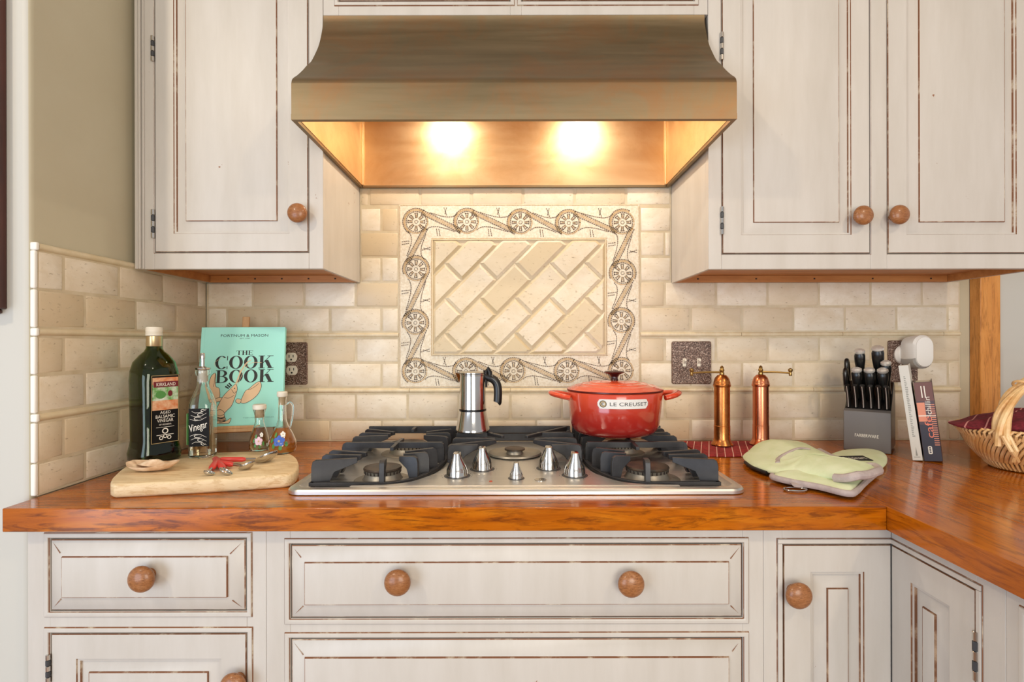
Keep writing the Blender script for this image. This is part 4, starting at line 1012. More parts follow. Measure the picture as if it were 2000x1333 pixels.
for k in (-1, 0, 1): stroke(mb, circ(k * 0.0085, 0.0600 - 0.010 + (0.0035 if k == 0 else 0) + 0.0045, 0.0036, 14), 0.0016, T_, 0, 0.0018, True)
mb2 = mb
mb.build('seal_print', 'whiteink', bt, smooth=False)
# ---- vinegar cruet
c = Vector((-0.7480, -0.333, ZS)); vb = thing('oil_dispenser', c, 'clear square glass dispenser with black Vinegar label and pour spout', 'bottle')
RZ = math.radians(14)
vp = [(0.0255, 0.0, 4.5), (0.0275, 0.003, 4.5), (0.0275, 0.006, 4.5), (0.0270, 0.112, 4.5), (0.0262, 0.126, 4.0), (0.021, 0.145, 3.0), (0.0145, 0.163, 2.2), (0.0120, 0.175, 2), (0.0118, 0.190, 2), (0.0150, 0.194, 2), (0.0155, 0.202, 2), (0.0145, 0.206, 2)]
mb = MB(); mb.lathe(vp + [(p[0] - (0.0022 if p[1] < 0.19 else 0.005), max(p[1], 0.005), p[2]) for p in vp[::-1]], c, 56, rot=RZ, pw=4); mb.build('bottle_glass', 'glass', vb, angle=60)
mb = MB(); mb.lathe([(p[0] - 0.0027, max(p[1], 0.0058), p[2]) for p in vp[1:3]] + [(0.0243, 0.095, 4.5), (0.0238, 0.0953, 4.5)], c, 48, rot=RZ); mb.build('oil', 'pale_liquid', vb)
mb = MB(); mb.lathe([(0.0165, 0.2063), (0.0172, 0.208), (0.0165, 0.211), (0.009, 0.2125), (0.0065, 0.214)], c, 32); mb.lathe([(0.0042, 0.2142), (0.0042, 0.232), (0.0052, 0.233), (0.0052, 0.243), (0.004, 0.246)], c, 18); mb.build('pour_spout', 'steelpol', vb)
mb = MB(); mb.lathe([(0.0092, 0.176), (0.0095, 0.205)], c, 24); mb.build('stopper', 'cream', vb)
T_ = Matrix.Translation(c) @ Matrix.Rotation(RZ, 4, 'Z') @ frame((0, -0.0277, 0), (1, 0, 0), (0, 0, 1))
mb = MB(); mb.box(-0.0215, 0.0215, 0.027, 0.116, 0, 0.0008, 0, T_)
text(mb, 'Vinegar', 0, 0.072, 0.038, 0.022, T_, 1, 0.0011, shear=0.35, rot=0.28)
for s_ in (1, -1):
    for j in range(3):
        b0 = 0.072 + s_ * (0.020 + j * 0.009); sp = [(0.010 * math.cos(t) * (1 - t / 7.5) * (1 - 0.2 * j) + (-0.004 + 0.006 * j), b0 + s_ * 0.005 * math.sin(t) * (1 - t / 8)) for t in [k * 0.45 for k in range(13)]]
        stroke(mb, sp, 0.0011, T_, 1, 0.0011, taper=True); stroke(mb, [(-0.019 + 0.002 * j, b0), (-0.008, b0 - 0.004 * s_), (0.004, b0 - 0.003 * s_), (0.016, b0 + 0.004 * s_)], 0.0010, T_, 1, 0.0011, taper=True)
mb.build('label', ['labelblack', 'whiteink'], vb, smooth=False)
TS = Matrix.Translation(c) @ Matrix.Rotation(RZ - pi / 2, 4, 'Z') @ frame((0, -0.0277, 0), (1, 0, 0), (0, 0, 1))
mb = MB(); mb.box(-0.020, 0.020, 0.030, 0.104, 0, 0.0006, 0, TS); mb.build('back_label', mat('green_sticker', '6fc06a', 0.5), vb, smooth=False)
# ---- small painted cruets
def flower(mb, T_, cx, cy, r, mi, n=5, w_=0.0006):
    for k in range(n):
        a = 2 * pi * k / n + 0.3; P = circ(cx + r * 0.6 * math.cos(a), cy + r * 0.6 * math.sin(a), r * 0.45, 10)
        mb.add([(p[0], p[1], w_) for p in P], [tuple(range(10))], mi, T_)
    mb.add([(p[0], p[1], w_ + 0.0003) for p in circ(cx, cy, r * 0.22, 8)], [tuple(range(8))], 3, T_)
def cruet(c, label, prof, liq, cork, scale, handle, fl):
    t_ = thing('oil_cruet', c, label, 'cruet'); c = Vector(c)
    P = [(r * scale[0], z * scale[1]) for r, z in prof]
    mb = MB(); mb.lathe(P + [(max(p[0] - 0.0016, 0.002), max(p[1], 0.0035)) for p in P[::-1]], c, 44); g_ = mb.build('cruet_glass', 'glass', t_, angle=60)
    lz = liq[1] * scale[1]; Q = [(max(p[0] - 0.0021, 0.002), max(p[1], 0.0042)) for p in P if p[1] < lz]
    i = len(Q); r0, z0_ = P[i - 1]; r1_, z1_ = P[i]; f = (lz - z0_) / (z1_ - z0_); rr = r0 + (r1_ - r0) * f - 0.0021
    mb = MB(); mb.lathe(Q + [(rr, lz), (rr * 0.97, lz + 0.0002)], c, 40); mb.build('oil', liq[0], t_)
    ztop = P[-1][1]; rn = P[-1][0]
    mb = MB(); mb.lathe([(rn * 0.66, ztop - 0.020), (rn * 0.72, ztop + 0.0002)], c, 24); mb.lathe([(rn * cork, ztop + 0.0004), (rn * cork * 1.08, ztop + 0.002), (rn * cork * 1.08, ztop + 0.011), (rn * cork * 0.95, ztop + 0.013)], c, 28, 1); mb.build('stopper', ['cork', 'cream'], t_)
    if handle:
        mb = MB(); mb.tube(smoothpath([c + Vector(p) for p in handle], 6), 0.0024, 10); mb.build('handle', 'glass', t_)
    col, fz, fr, fx = fl; 
    def Tc(p):
        a = p[0] / 0.028 + fx; zz_ = fz + p[1]
        R_ = next((P[k][0] + (P[k + 1][0] - P[k][0]) * (zz_ - P[k][1]) / max(P[k + 1][1] - P[k][1], 1e-6) for k in range(len(P) - 1) if P[k][1] <= zz_ <= P[k + 1][1]), 0.02)
        return (c.x + (R_ + p[2]) * math.sin(a), c.y - (R_ + p[2]) * math.cos(a), c.z + zz_)
    mb = MB(); flower(mb, Tc, 0, 0, fr, 0); flower(mb, Tc, 0.009, 0.015, fr * 0.55, 1, 5)
    for k in range(5): a = 2.2 + k * 0.9; mb.add([(p[0], p[1], 0.0003) for p in circ(fr * 1.35 * math.cos(a), fr * 1.35 * math.sin(a), fr * 0.28, 8, ry=fr * 0.5)], [tuple(range(8))], 2, Tc)
    mb.build('painted_flowers', [col, 'white', 'leaf', 'goldink'], t_, smooth=False)
pA = [(0.018, 0.0), (0.0245, 0.002), (0.0265, 0.012), (0.0250, 0.028), (0.0200, 0.048), (0.0140, 0.066), (0.0112, 0.078), (0.0122, 0.094), (0.0160, 0.110)]
pB = [(0.022, 0.0), (0.032, 0.002), (0.0365, 0.013), (0.0350, 0.030), (0.0270, 0.050), (0.0165, 0.070), (0.0112, 0.086), (0.0100, 0.110), (0.0105, 0.145), (0.0118, 0.149)]
cruet((-0.643, -0.268, ZS), 'small cruet with pink painted flowers and wide cork, left of the amber one', pA, ('pale_liquid', 0.062), 1.0, (0.93, 0.93), None, ('pink', 0.026, 0.0105, 0.35))
cruet((-0.5735, -0.296, ZS), 'taller amber oil cruet with blue painted flowers and glass loop handle', pB, ('amber', 0.066), 1.05, (0.92, 0.92), [(0.010, 0, 0.118), (0.018, 0, 0.124), (0.026, 0.0, 0.114), (0.025, 0, 0.092), (0.021, 0, 0.072), (0.0185, 0, 0.058)], ('blue', 0.033, 0.0125, 0.15))
# ---- shell dish
c = onz(297, 918, ZS); c.z = ZS
mb = MB(); rings = []; N = 40
for i, (rr, hh) in enumerate(((0.012, 0.0), (0.030, 0.003), (0.044, 0.0105), (0.047, 0.014), (0.044, 0.0125), (0.030, 0.006), (0.012, 0.003))):
    rg = []
    for k in range(N):
        a = 2 * pi * k / N; f = 1 + 0.04 * math.cos(9 * a) * (i in (2, 3, 4)) + 0.10 * math.cos(3 * a); rg.append((c.x + rr * 1.12 * f * math.cos(a), c.y + rr * 0.72 * f * math.sin(a), c.z + hh + (0.004 * math.cos(2 * a) if 1 < i < 5 else 0) + (0.004 if 1 < i < 5 else 0)))
    rings.append(rg)
mb.loft(rings); sd = tag(mb.build('shell_dish', 'shell', sub=1), 'small tan scallop shell dish at the front of the dark bottle', 'shell dish')
mb = MB(); pts = [(c.x + 0.036 * math.cos(a) * q, c.y + 0.006 + 0.016 * math.sin(a) * q, c.z + 0.010 + 0.014 * (1 - q) + random.uniform(0, 0.003)) for q in (1.0, 0.6, 0.25) for a in [2 * pi * k / 16 for k in range(16)]]
mb.loft([pts[0:16], pts[16:32], pts[32:48]]); o = mb.build('shell', 'shell'); tag(o, 'broken pale shell piece lying inside the tan shell dish', 'shell')
# ---- measuring spoons
ms = onz(455, 912, ZS)
sp = thing('measuring_spoon_set', (ms.x, ms.y, ZS), 'red-handled metal measuring spoons on a wire ring, lying on the cutting board', 'measuring spoons')
def spoon(hx, hy, bx2, by2, r, tilt=0.0):
    r *= 1.2
    h_ = onz(hx, hy, ZS + 0.006); b2 = onz(bx2, by2, ZS + 0.006); z = ZS + 0.0065
    h_ = Vector((h_.x, h_.y, z + 0.003)); b2 = Vector((b2.x, b2.y, z)); e = (b2 - h_).normalized()
    mb = MB(); mb.tube([h_ - e * 0.002, h_ + e * 0.004, b2 - e * (r + 0.026), b2 - e * (r + 0.018)], [0.003, 0.0058, 0.0058, 0.003], 12, 0, flat=1.2); mb.tube([b2 - e * (r + 0.02), b2 - e * (r * 0.9)], 0.0032, 10, 1); 
    hd_ = mb.build('spoon_handle', ['redhandle', 'steelpol'], sp)
    mb = MB(); prof = [(0.001, -r * 0.62)] + [(r * math.sin(t), -r * 0.62 * math.cos(t)) for t in [0.2 + 1.37 * k / 8 for k in range(9)]] + [(r * 0.93, 0.0)] + [(r * 0.92 * math.sin(t), -r * 0.56 * math.cos(t)) for t in [1.57 - 1.37 * k / 8 for k in range(9)]]
    cc_ = Vector((b2.x, b2.y, ZS + r * 0.62 + 0.0005)); T_ = Matrix.Translation(cc_) @ Matrix.Rotation(tilt, 4, 'Y') @ Matrix.Rotation(-abs(tilt) * 0.3, 4, 'X')
    mb.lathe(prof, (0, 0, 0), 28, 0, T_, sx=1.1); mb.build('spoon_bowl', 'steelpol', sp)
spoon(425, 900, 408, 922, 0.0085, 0.3); spoon(420, 898, 441, 921, 0.0105, 0.5); spoon(425, 906, 481, 911, 0.0135, -0.5); spoon(430, 900, 519, 897, 0.0200, -0.45)
mb = MB(); a = onz(412, 893, ZS + 0.004); mb.tube([(a.x - 0.016 + 0.017 * math.cos(t), a.y + 0.006 + 0.012 * math.sin(t), ZS + 0.002 + 0.005 * (1 + math.cos(t)) / 2) for t in [2 * pi * k / 24 for k in range(24)]], 0.0009, 8, 0, True); mb.build('ring', 'steelpol', sp)

# ---------------------------------------------------------------- easel and cookbook
bl = W(381, 839, 1.425); br = W(551, 832.5, 1.470); tl = W(380, 637, 1.475); tr = W(546, 640, 1.520)
cen = (bl + br) / 2
u = (br - bl); wd = u.length; u.normalize(); v = ((tl + tr) / 2 - cen); ht = v.length; v.normalize()
T_ = frame(cen, u, v)                       # n points toward the room
bk = thing('cookbook', cen, 'aqua cookbook with black lettering and a printed lobster, propped on an easel', 'book')
hw = wd / 2
mb = MB(); mb.box(-hw, hw, 0, ht, -0.0025, 0.0, 0, T_); mb.box(-hw, hw, 0, ht, -0.016, -0.0135, 0, T_); mb.box(-hw, -hw + 0.003, 0, ht, -0.0135, -0.0025, 0, T_)
mb.rect_rings(-hw + 0.0085, -hw + 0.0105, 0.001, ht - 0.001, [(0, 0.0001), (0.0005, 0.0003)], [0], 0, T_)
mb.build('cover', 'aqua', bk, bevel=0.0008); mb = MB(); mb.box(-hw + 0.0032, hw - 0.003, 0.003, ht - 0.003, -0.0134, -0.0026, 0, T_); mb.build('page_block', 'pages', bk, smooth=False)
# serif letters with thick and thin strokes
def didone(mb, s, cx, cy, wd_, ht_, T, mi, w_=0.0004):
    adv = {'C': 1.0, 'O': 1.08, 'K': 1.12, 'B': 0.95, 'T': 0.9, 'H': 1.05, 'E': 0.85, ' ': 0.4}
    tot = sum(adv[ch] for ch in s); x = cx - wd_ / 2; k = wd_ / tot
    for ch in s:
        a = adv[ch] * k; x0, x1 = x + a * 0.04, x + a * 0.96; y0, y1 = cy - ht_ / 2, cy + ht_ / 2; st = a * 0.22; thn = ht_ * 0.045
        def R(a0, a1, b0, b1): mb.add([(a0, b0, w_), (a1, b0, w_), (a1, b1, w_), (a0, b1, w_)], [(0, 1, 2, 3)], mi, T)
        def serif(xc, yb, ww=st * 1.9): R(xc - ww / 2, xc + ww / 2, yb, yb + thn)
        def ringp(cx_, cy_, rx, ry, a0=0, a1=2 * pi, n=36, th_=st):
            vs, fs = [], []
            for i in range(n + 1):
                t = a0 + (a1 - a0) * i / n
                vs += [(cx_ + rx * math.cos(t), cy_ + ry * math.sin(t), w_), (cx_ + (rx - th_) * math.cos(t), cy_ + (ry - thn) * math.sin(t), w_)]
            for i in range(n): fs.append((2 * i, 2 * i + 2, 2 * i + 3, 2 * i + 1))
            mb.add(vs, fs, mi, T)
        mx, my = (x0 + x1) / 2, cy
        if ch == 'O': ringp(mx, my, (x1 - x0) / 2, ht_ / 2 * 1.03)
        elif ch == 'C':
            ringp(mx, my, (x1 - x0) / 2, ht_ / 2 * 1.03, 0.85, 2 * pi - 0.75); R(x1 - st * 0.35, x1 - st * 0.1, y1 - ht_ * 0.34, y1); R(x1 - st * 0.35, x1 - st * 0.1, y0, y0 + ht_ * 0.2)
        elif ch == 'B':
            R(x0 + st * 0.4, x0 + st * 1.4, y0, y1); serif(x0 + st * 0.9, y0); serif(x0 + st * 0.9, y1 - thn)
            ringp(x0 + a * 0.42, cy + ht_ * 0.245, a * 0.42, ht_ * 0.255, -pi / 2, pi / 2, 18); ringp(x0 + a * 0.42, cy - ht_ * 0.235, a * 0.50, ht_ * 0.265, -pi / 2, pi / 2, 18)
            for b0 in (y0, y1 - thn, cy - 0.0 * ht_): R(x0 + st, x0 + a * 0.43, b0, b0 + thn)
        elif ch == 'K':
            R(x0 + st * 0.4, x0 + st * 1.4, y0, y1); serif(x0 + st * 0.9, y0); serif(x0 + st * 0.9, y1 - thn); serif(x1 - st * 0.7, y1 - thn); serif(x1 - st * 0.6, y0)
            stroke(mb, [(x0 + st * 1.3, cy - ht_ * 0.08), (x1 - st * 0.7, y1)], thn, T, mi, w_); mb.add([(x0 + a * 0.38, cy + ht_ * 0.10, w_), (x0 + a * 0.38 + st * 1.1, cy + ht_ * 0.16, w_), (x1 - st * 0.05, y0, w_), (x1 - st * 1.15, y0, w_)], [(0, 3, 2, 1)], mi, T)
        elif ch == 'T': R(mx - st / 2, mx + st / 2, y0, y1); serif(mx, y0); R(x0, x1, y1 - thn * 1.3, y1); R(x0, x0 + thn, y1 - ht_ * 0.25, y1); R(x1 - thn, x1, y1 - ht_ * 0.25, y1)
        elif ch == 'H':
            for q in (x0 + st * 0.9, x1 - st * 0.9): R(q - st / 2, q + st / 2, y0, y1); serif(q, y0); serif(q, y1 - thn)
            R(x0 + st, x1 - st, cy - thn / 2, cy + thn / 2)
        elif ch == 'E':
            R(x0 + st * 0.4, x0 + st * 1.4, y0, y1)
            for b0 in (y0, y1 - thn * 1.2): R(x0, x1, b0, b0 + thn * 1.2)
            R(x0 + st, x1 - a * 0.2, cy - thn / 2, cy + thn / 2); R(x1 - thn, x1, y0, y0 + ht_ * 0.28); R(x1 - thn, x1, y1 - ht_ * 0.25, y1); R(x1 - a * 0.24, x1 - a * 0.2, cy - ht_ * 0.12, cy + ht_ * 0.12)
        x += a
# cover coordinates from the crop: u in [-hw,hw], v in [0,ht]
cu = lambda zx_: (zx_ - 500) / 885 * wd; cv = lambda zy_: ht - (zy_ - 95) / 1005 * ht
mb = MB(); text(mb, 'FORTNUM & MASON', cu(510), cv(182), cu(760) - cu(262), 0.0070, T_, 0, 0.0004, off=0.0); text(mb, 'EST 1707', cu(515), cv(212), cu(570) - cu(462), 0.0024, T_, 0, 0.0004); mb.build('heading_lettering', 'ink', bk, smooth=False); mb = MB()
didone(mb, 'THE', cu(519), cv(358), cu(608) - cu(432), cv(336) - cv(381), T_, 0); didone(mb, 'COOK', cu(518), cv(453), cu(822) - cu(212), cv(390) - cv(518), T_, 0); didone(mb, 'BOOK', cu(528), cv(592), cu(830) - cu(228), cv(530) - cv(656), T_, 0)
mb.build('title_lettering', 'ink', bk, smooth=False)
mb = MB(); text(mb, 'TOM PARKER BOWLES', cu(690), cv(1003), cu(850) - cu(530), 0.0034, T_, 0, 0.0004); mb.build('author_lettering', mat('faint_grey_ink', '6fae9f', 0.5), bk, smooth=False)
# printed lobster
mb = MB(); LZ = [0.0006]
def blob(P, fill=0, line=True, lw_=0.0011):
    Q = closed_smooth([(cu(a), cv(b_)) for a, b_ in P], 4)
    LZ[0] += 0.00003
    mb.add([(p[0], p[1], LZ[0]) for p in Q], [tuple(range(len(Q)))], fill, T_)
    if line: stroke(mb, Q, lw_, T_, 1, LZ[0] + 0.00002, True)
def ln(P, w_=0.0010, mi=1): LZ[0] += 0.00002; stroke(mb, [(p.x, p.y) for p in smoothpath([(cu(a), cv(b_), 0) for a, b_ in P], 4)], w_, T_, mi, LZ[0] + 0.00003)
for dx in (0, 12): ln([(430 + dx, 690), (480, 560 + dx), (530 + dx, 470), (590, 430)], 0.0016, 0); 
ln([(440, 690), (470, 600), (480, 520)], 0.0018, 0); ln([(450, 700), (560, 480), (700, 460)], 0.0009, 0); ln([(230, 500), (215, 450), (300, 400)], 0.0006, 0)
blob([(230, 560), (190, 580), (168, 660), (185, 740), (215, 810), (260, 835), (285, 790), (275, 710), (240, 690), (232, 640)])
ln([(228, 565), (222, 640), (215, 690)])
blob([(235, 815), (270, 800), (320, 800), (315, 825), (270, 838), (238, 838)])
blob([(690, 650), (640, 670), (580, 720), (545, 740), (515, 800), (500, 850), (545, 860), (620, 825), (680, 770), (708, 700)])
ln([(680, 668), (640, 700), (600, 722), (575, 728)])
blob([(505, 825), (460, 815), (450, 845), (490, 862)])
blob([(440, 670), (400, 705), (350, 750), (310, 800), (280, 860), (258, 920), (290, 930), (330, 955), (370, 920), (410, 880), (440, 800), (460, 720)])
ln([(330, 800), (380, 805), (430, 780)]); ln([(400, 720), (430, 760), (450, 740)])
blob([(258, 925), (300, 915), (340, 945), (335, 965), (300, 975), (262, 965), (250, 945)])
blob([(262, 965), (300, 975), (335, 965), (345, 990), (300, 1000), (275, 995)])
blob([(275, 995), (310, 1003), (350, 995), (355, 1020), (310, 1025), (280, 1020)])
blob([(285, 1022), (240, 1035), (230, 1050), (290, 1048), (360, 1050), (395, 1045), (410, 1000), (370, 1022), (330, 1028)])
for k in range(5): ln([(272 + k * 4, 985 + k * 12), (310, 994 + k * 11), (345 + k * 3, 984 + k * 11)], 0.0014)
for k in range(3): ln([(335 + k * 18, 690 - k * 16), (372 + k * 14, 712 - k * 12)], 0.0035)
mb.add([(p[0], p[1], LZ[0] + 0.0002) for p in circ(cu(432), cv(712), 0.0016, 10)], [tuple(range(10))], 1, T_)
mb.build('lobster_print', ['lobster', 'ink'], bk, smooth=False)
# easel
ea = thing('tabletop_easel', (cen.x, cen.y, 0.9145), 'small light wooden tabletop easel holding the aqua cookbook', 'easel')
Z0 = 0.9146
def strut(mb, a, b_, w_=0.014, t_=0.007):
    a = Vector(a); b_ = Vector(b_); e = (b_ - a); L = e.length; T__ = frame(a, e, u.cross(e) if abs(u.dot(e.normalized())) < 0.9 else (0, 0, 1)); mb.box(0, L, -t_ / 2, t_ / 2, -w_ / 2, w_ / 2, 0, T__)
mb = MB(); zl = -0.007
a = T_ @ Vector((-hw * 0.75, zl, -0.032)); b_ = T_ @ Vector((hw * 0.75, zl, -0.032))
mb.box(-hw * 0.86, hw * 0.50, -0.0105, -0.0012, -0.024, 0.012, 0, T_); mb.box(-hw * 0.86, hw * 0.50, -0.0012, 0.006, 0.0062, 0.012, 0, T_); mb.build('ledge', 'easel', ea, bevel=0.001)
mb = MB(); post = [T_ @ Vector((0.004, -0.0115, -0.0375)), T_ @ Vector((0.004, ht + 0.032, -0.0375))]
mb.box(-0.010 , 0.008, -0.0, ht + 0.034, -0.0245, -0.0165, 0, T_); mb.build('centre_post', 'easel', ea, bevel=0.001)
for sx in (-0.80, 0.80):
    mb = MB(); tp = T_ @ Vector((sx * hw * 0.35, ht * 0.8, -0.030)); bt_ = T_ @ Vector((sx * hw * 0.98, -0.0115, -0.0300)); e = (bt_ - tp); k = (Z0 + 0.003 - tp.z) / e.z; ft = tp + e * k
    mb.tube([tp, ft], 0.0048, 4, 0); mb.build('leg', 'easel', ea, smooth=False)
mb = MB(); tp = T_ @ Vector((0.0, ht * 0.75, -0.030)); mb.tube([tp, (tp.x, -0.035, Z0 + 0.005)], 0.005, 4, 0); mb.build('leg', 'easel', ea, smooth=False)

# ---------------------------------------------------------------- right side: cloth, mills
ZCn = 0.9144
mb = MB(); nx, ny = 34, 22
P = [onz(1325, 862, ZCn), onz(1590, 880, ZCn)]
c0_ = Vector((0.492, -0.232)); W_, D_ = 0.345, 0.205
def zcl(i, j): return 0.0012 * math.sin(i * 0.9 + j * 0.15) * (1 if 0 < j < ny else 0.6)
def zcl_(i, j, base): return ZCn + base + 0.0008 + zcl(i, j) * 0.5
vs, fs = [], []
for lay, base in enumerate((0.0, 0.0045)):
    for j in range(ny + 1):
        for i in range(nx + 1):
            x_ = c0_.x + W_ * i / nx - (0.012 * (1 - j / ny)) * 0; y_ = c0_.y + D_ * j / ny
            if i == nx: x_ += 0.003 * math.sin(j)
            if j == 0: y_ += 0.002 * math.sin(i * 0.7)
            e_ = 1 if (0 < i < nx and 0 < j < ny) else 0.25
            vs.append((x_, y_, (ZCn + 0.0006) if lay == 0 else ZCn + 0.0012 + 0.0032 * e_ + (0.0007 * math.sin(i * 0.8 + 0.3 * j) if e_ == 1 else 0)))
st_ = (nx + 1) * (ny + 1)
for lay in range(2):
    for j in range(ny):
        for i in range(nx):
            a = lay * st_ + j * (nx + 1) + i; fs.append((a, a + 1, a + nx + 2, a + nx + 1))
for i in range(nx): fs.append((i, i + 1, st_ + i + 1, st_ + i)); q = ny * (nx + 1) + i; fs.append((q, q + 1, st_ + q + 1, st_ + q))
for j in range(ny): q = j * (nx + 1); fs.append((q, q + nx + 1, st_ + q + nx + 1, st_ + q)); q += nx; fs.append((q, q + nx + 1, st_ + q + nx + 1, st_ + q))
mb.add(vs, fs); tag(mb.build('placemat', 'redcloth'), 'red cloth with thin pale stripes lying under the two copper mills', 'cloth')
ZM = ZCn + 0.0056
def mill(c, label, metal, ang_, grp=None):
    t_ = thing('pepper_mill', c, label, 'mill', 'copper mills'); c = Vector(c)
    mb = MB(); mb.lathe([(0.028, 0), (0.0305, 0.002), (0.029, 0.006), (0.0245, 0.012), (0.0222, 0.020), (0.0222, 0.055), (0.0216, 0.056), (0.0216, 0.165)], c, 44); mb.build('grinder_body', metal, t_, angle=30)
    mb = MB(); mb.lathe([(0.0232, 0.1655), (0.0240, 0.167), (0.0240, 0.172), (0.0230, 0.1735), (0.0226, 0.178), (0.019, 0.190), (0.012, 0.198), (0.006, 0.200)], c, 44); mb.build('dome_cap', metal, t_, angle=30)
    mb = MB(); mb.lathe([(0.0065, 0.2003), (0.0065, 0.205), (0.0045, 0.207), (0.007, 0.212), (0.0045, 0.218), (0.0055, 0.221), (0.001, 0.225)], c, 20)
    d_ = Vector((math.cos(ang_), math.sin(ang_), 0)); p0 = c + Vector((0, 0, 0.2065)) + d_ * 0.005; p1 = c + d_ * 0.082 + Vector((0, 0, 0.2035))
    mb.tube([p0, p0.lerp(p1, 0.5) + Vector((0, 0, 0.001)), p1], [0.0032, 0.0026, 0.0026], 8); mb.lathe([(0.0035, 0), (0.0045, 0.002), (0.0035, 0.010), (0.0062, 0.014), (0.0062, 0.019), (0.002, 0.022)], p1 - Vector((0, 0, 0.008)), 16)
    mb.build('crank', 'brass', t_)
    mb = MB()
    for sg in (-1, 1): mb.cyl(c + Vector((sg * 0.0222, 0, 0.040)), c + Vector((sg * 0.0255, 0, 0.040)), 0.002, 8)
    mb.build('side_pin', 'brass', t_) if False else None
mill((0.5875, -0.100, ZM), 'hammered copper mill with its crank pointing left, nearer the red pot', 'copper', math.radians(168))
mill((0.7010, -0.092, ZM), 'smooth rosy copper mill with its crank pointing right, behind the green mitts', 'copper2', math.radians(-4))
for k, (cx_, cy_) in enumerate(((0.5875, -0.100), (0.7010, -0.092))): pass

# ---------------------------------------------------------------- oven mitts
def pad(outline, zb, th, T=None, tilt=None, n=5, rim=None, mats=('mittgreen', 'mittgrey'), rimw=0.012, name='oven_mitt', parent=None, wrinkle=0.0022):
    Q = closed_smooth(outline, 4); A_ = sum(Q[i][0] * Q[(i + 1) % len(Q)][1] - Q[(i + 1) % len(Q)][0] * Q[i][1] for i in range(len(Q)))
    if A_ < 0: Q = Q[::-1]
    cx_ = sum(p[0] for p in Q) / len(Q); cy_ = sum(p[1] for p in Q) / len(Q)
    zf = (lambda x_, y_: zb) if tilt is None else (lambda x_, y_: zb + tilt(x_, y_))
    mb = MB(); rings = []
    ts = [0.02, 0.35, 0.6, 0.78, 0.90, 0.97, 1.0]
    def rr(t, top):
        rg = []
        for k, p in enumerate(Q):
            x_ = cx_ + (p[0] - cx_) * t; y_ = cy_ + (p[1] - cy_) * t
            hgt = th * (math.sqrt(max(0.0, 1 - t ** 4)) * 0.62 + 0.38 * (1 - t ** 10)); hgt += wrinkle * math.sin(k * 0.9 + 7 * t) * (1 - abs(2 * t - 1)) if top else 0
            rg.append((x_, y_, zf(x_, y_) + th * 0.42 + (hgt * 0.58 if top else -hgt * 0.42)))
        return rg
    for t in ts: rings.append(rr(t, False))
    for t in ts[::-1][1:]: rings.append(rr(t, True))
    mb.loft(rings, 0)
    return mb, Q, zf
mp_ = lambda L, z: [(onz(a, b_, z).x, onz(a, b_, z).y) for a, b_ in L]
zA = 0.950
# lower mitt
oB = mp_([(1728, 886), (1732, 903), (1718, 918), (1700, 932), (1684, 946), (1672, 958), (1655, 963), (1600, 950), (1550, 941), (1516, 933), (1508, 928), (1530, 921), (1570, 910), (1600, 898), (1625, 888), (1655, 880), (1700, 878)], 0.928)
mB = thing('oven_mitt', (0.72, -0.37, ZCn), 'lower folded pale green oven mitt with grey binding, its branded tip toward the knife block', 'oven mitt', 'green oven mitts')
mb, QB, zfB = pad(oB, ZCn + 0.0008, 0.022)
mb.build('mitt_body', 'mittgreen', mB, angle=80)
def binding(parent, Q, i0, i1, z_, r_=0.005, name='binding'):
    k = len(Q); idx = [(i0 + j) % k for j in range((i1 - i0) % k + 1)]
    mb = MB(); mb.tube([(Q[i][0], Q[i][1], z_) for i in idx], r_, 10, 0, flat=0.9); return mb.build(name, 'mittgrey', parent)
def nearest(Q, p): return min(range(len(Q)), key=lambda i: (Q[i][0] - p[0]) ** 2 + (Q[i][1] - p[1]) ** 2)
a_, b__ = nearest(QB, mp_([(1508, 928)], 0.928)[0]), nearest(QB, mp_([(1716, 922)], 0.928)[0])
binding(mB, QB, min(a_, b__), max(a_, b__), ZCn + 0.0105, 0.0065)
tc = onz(1668, 897, 0.9385); Tt = frame((tc.x, tc.y, ZCn + 0.0238), (1, 0.10, 0.0), (-0.1, 1, 0.12))
mb = MB(); mb.box(-0.0345, 0.0345, -0.017, 0.017, -0.0006, 0.0004, 0, Tt); text(mb, 'Cuisinart', 0.000, 0.001, 0.056, 0.017, Tt, 1, 0.0007, off=0.0); mb.build('brand_tag', ['mittblack', 'whiteink'], mB, smooth=False)
rg = onz(1553, 957, ZCn + 0.003)
mb = MB(); mb.tube([(rg.x + 0.022 * math.cos(t), rg.y + 0.013 * math.sin(t), ZCn + 0.0026) for t in [2 * pi * k / 28 for k in range(28)]], 0.0021, 8, 0, True); mb.build('hanging_ring', 'steelpol', mB)
lp_ = onz(1560, 949, ZCn + 0.008); mb = MB(); mb.tube([(lp_.x, lp_.y + 0.022, ZCn + 0.010), (lp_.x - 0.002, lp_.y + 0.006, ZCn + 0.010), (lp_.x - 0.004, lp_.y - 0.006, ZCn + 0.0072)], [0.003, 0.003, 0.003], 8, 0, flat=3.6, up=(0, 0, 1)); mb.build('loop', 'mittgrey', mB)
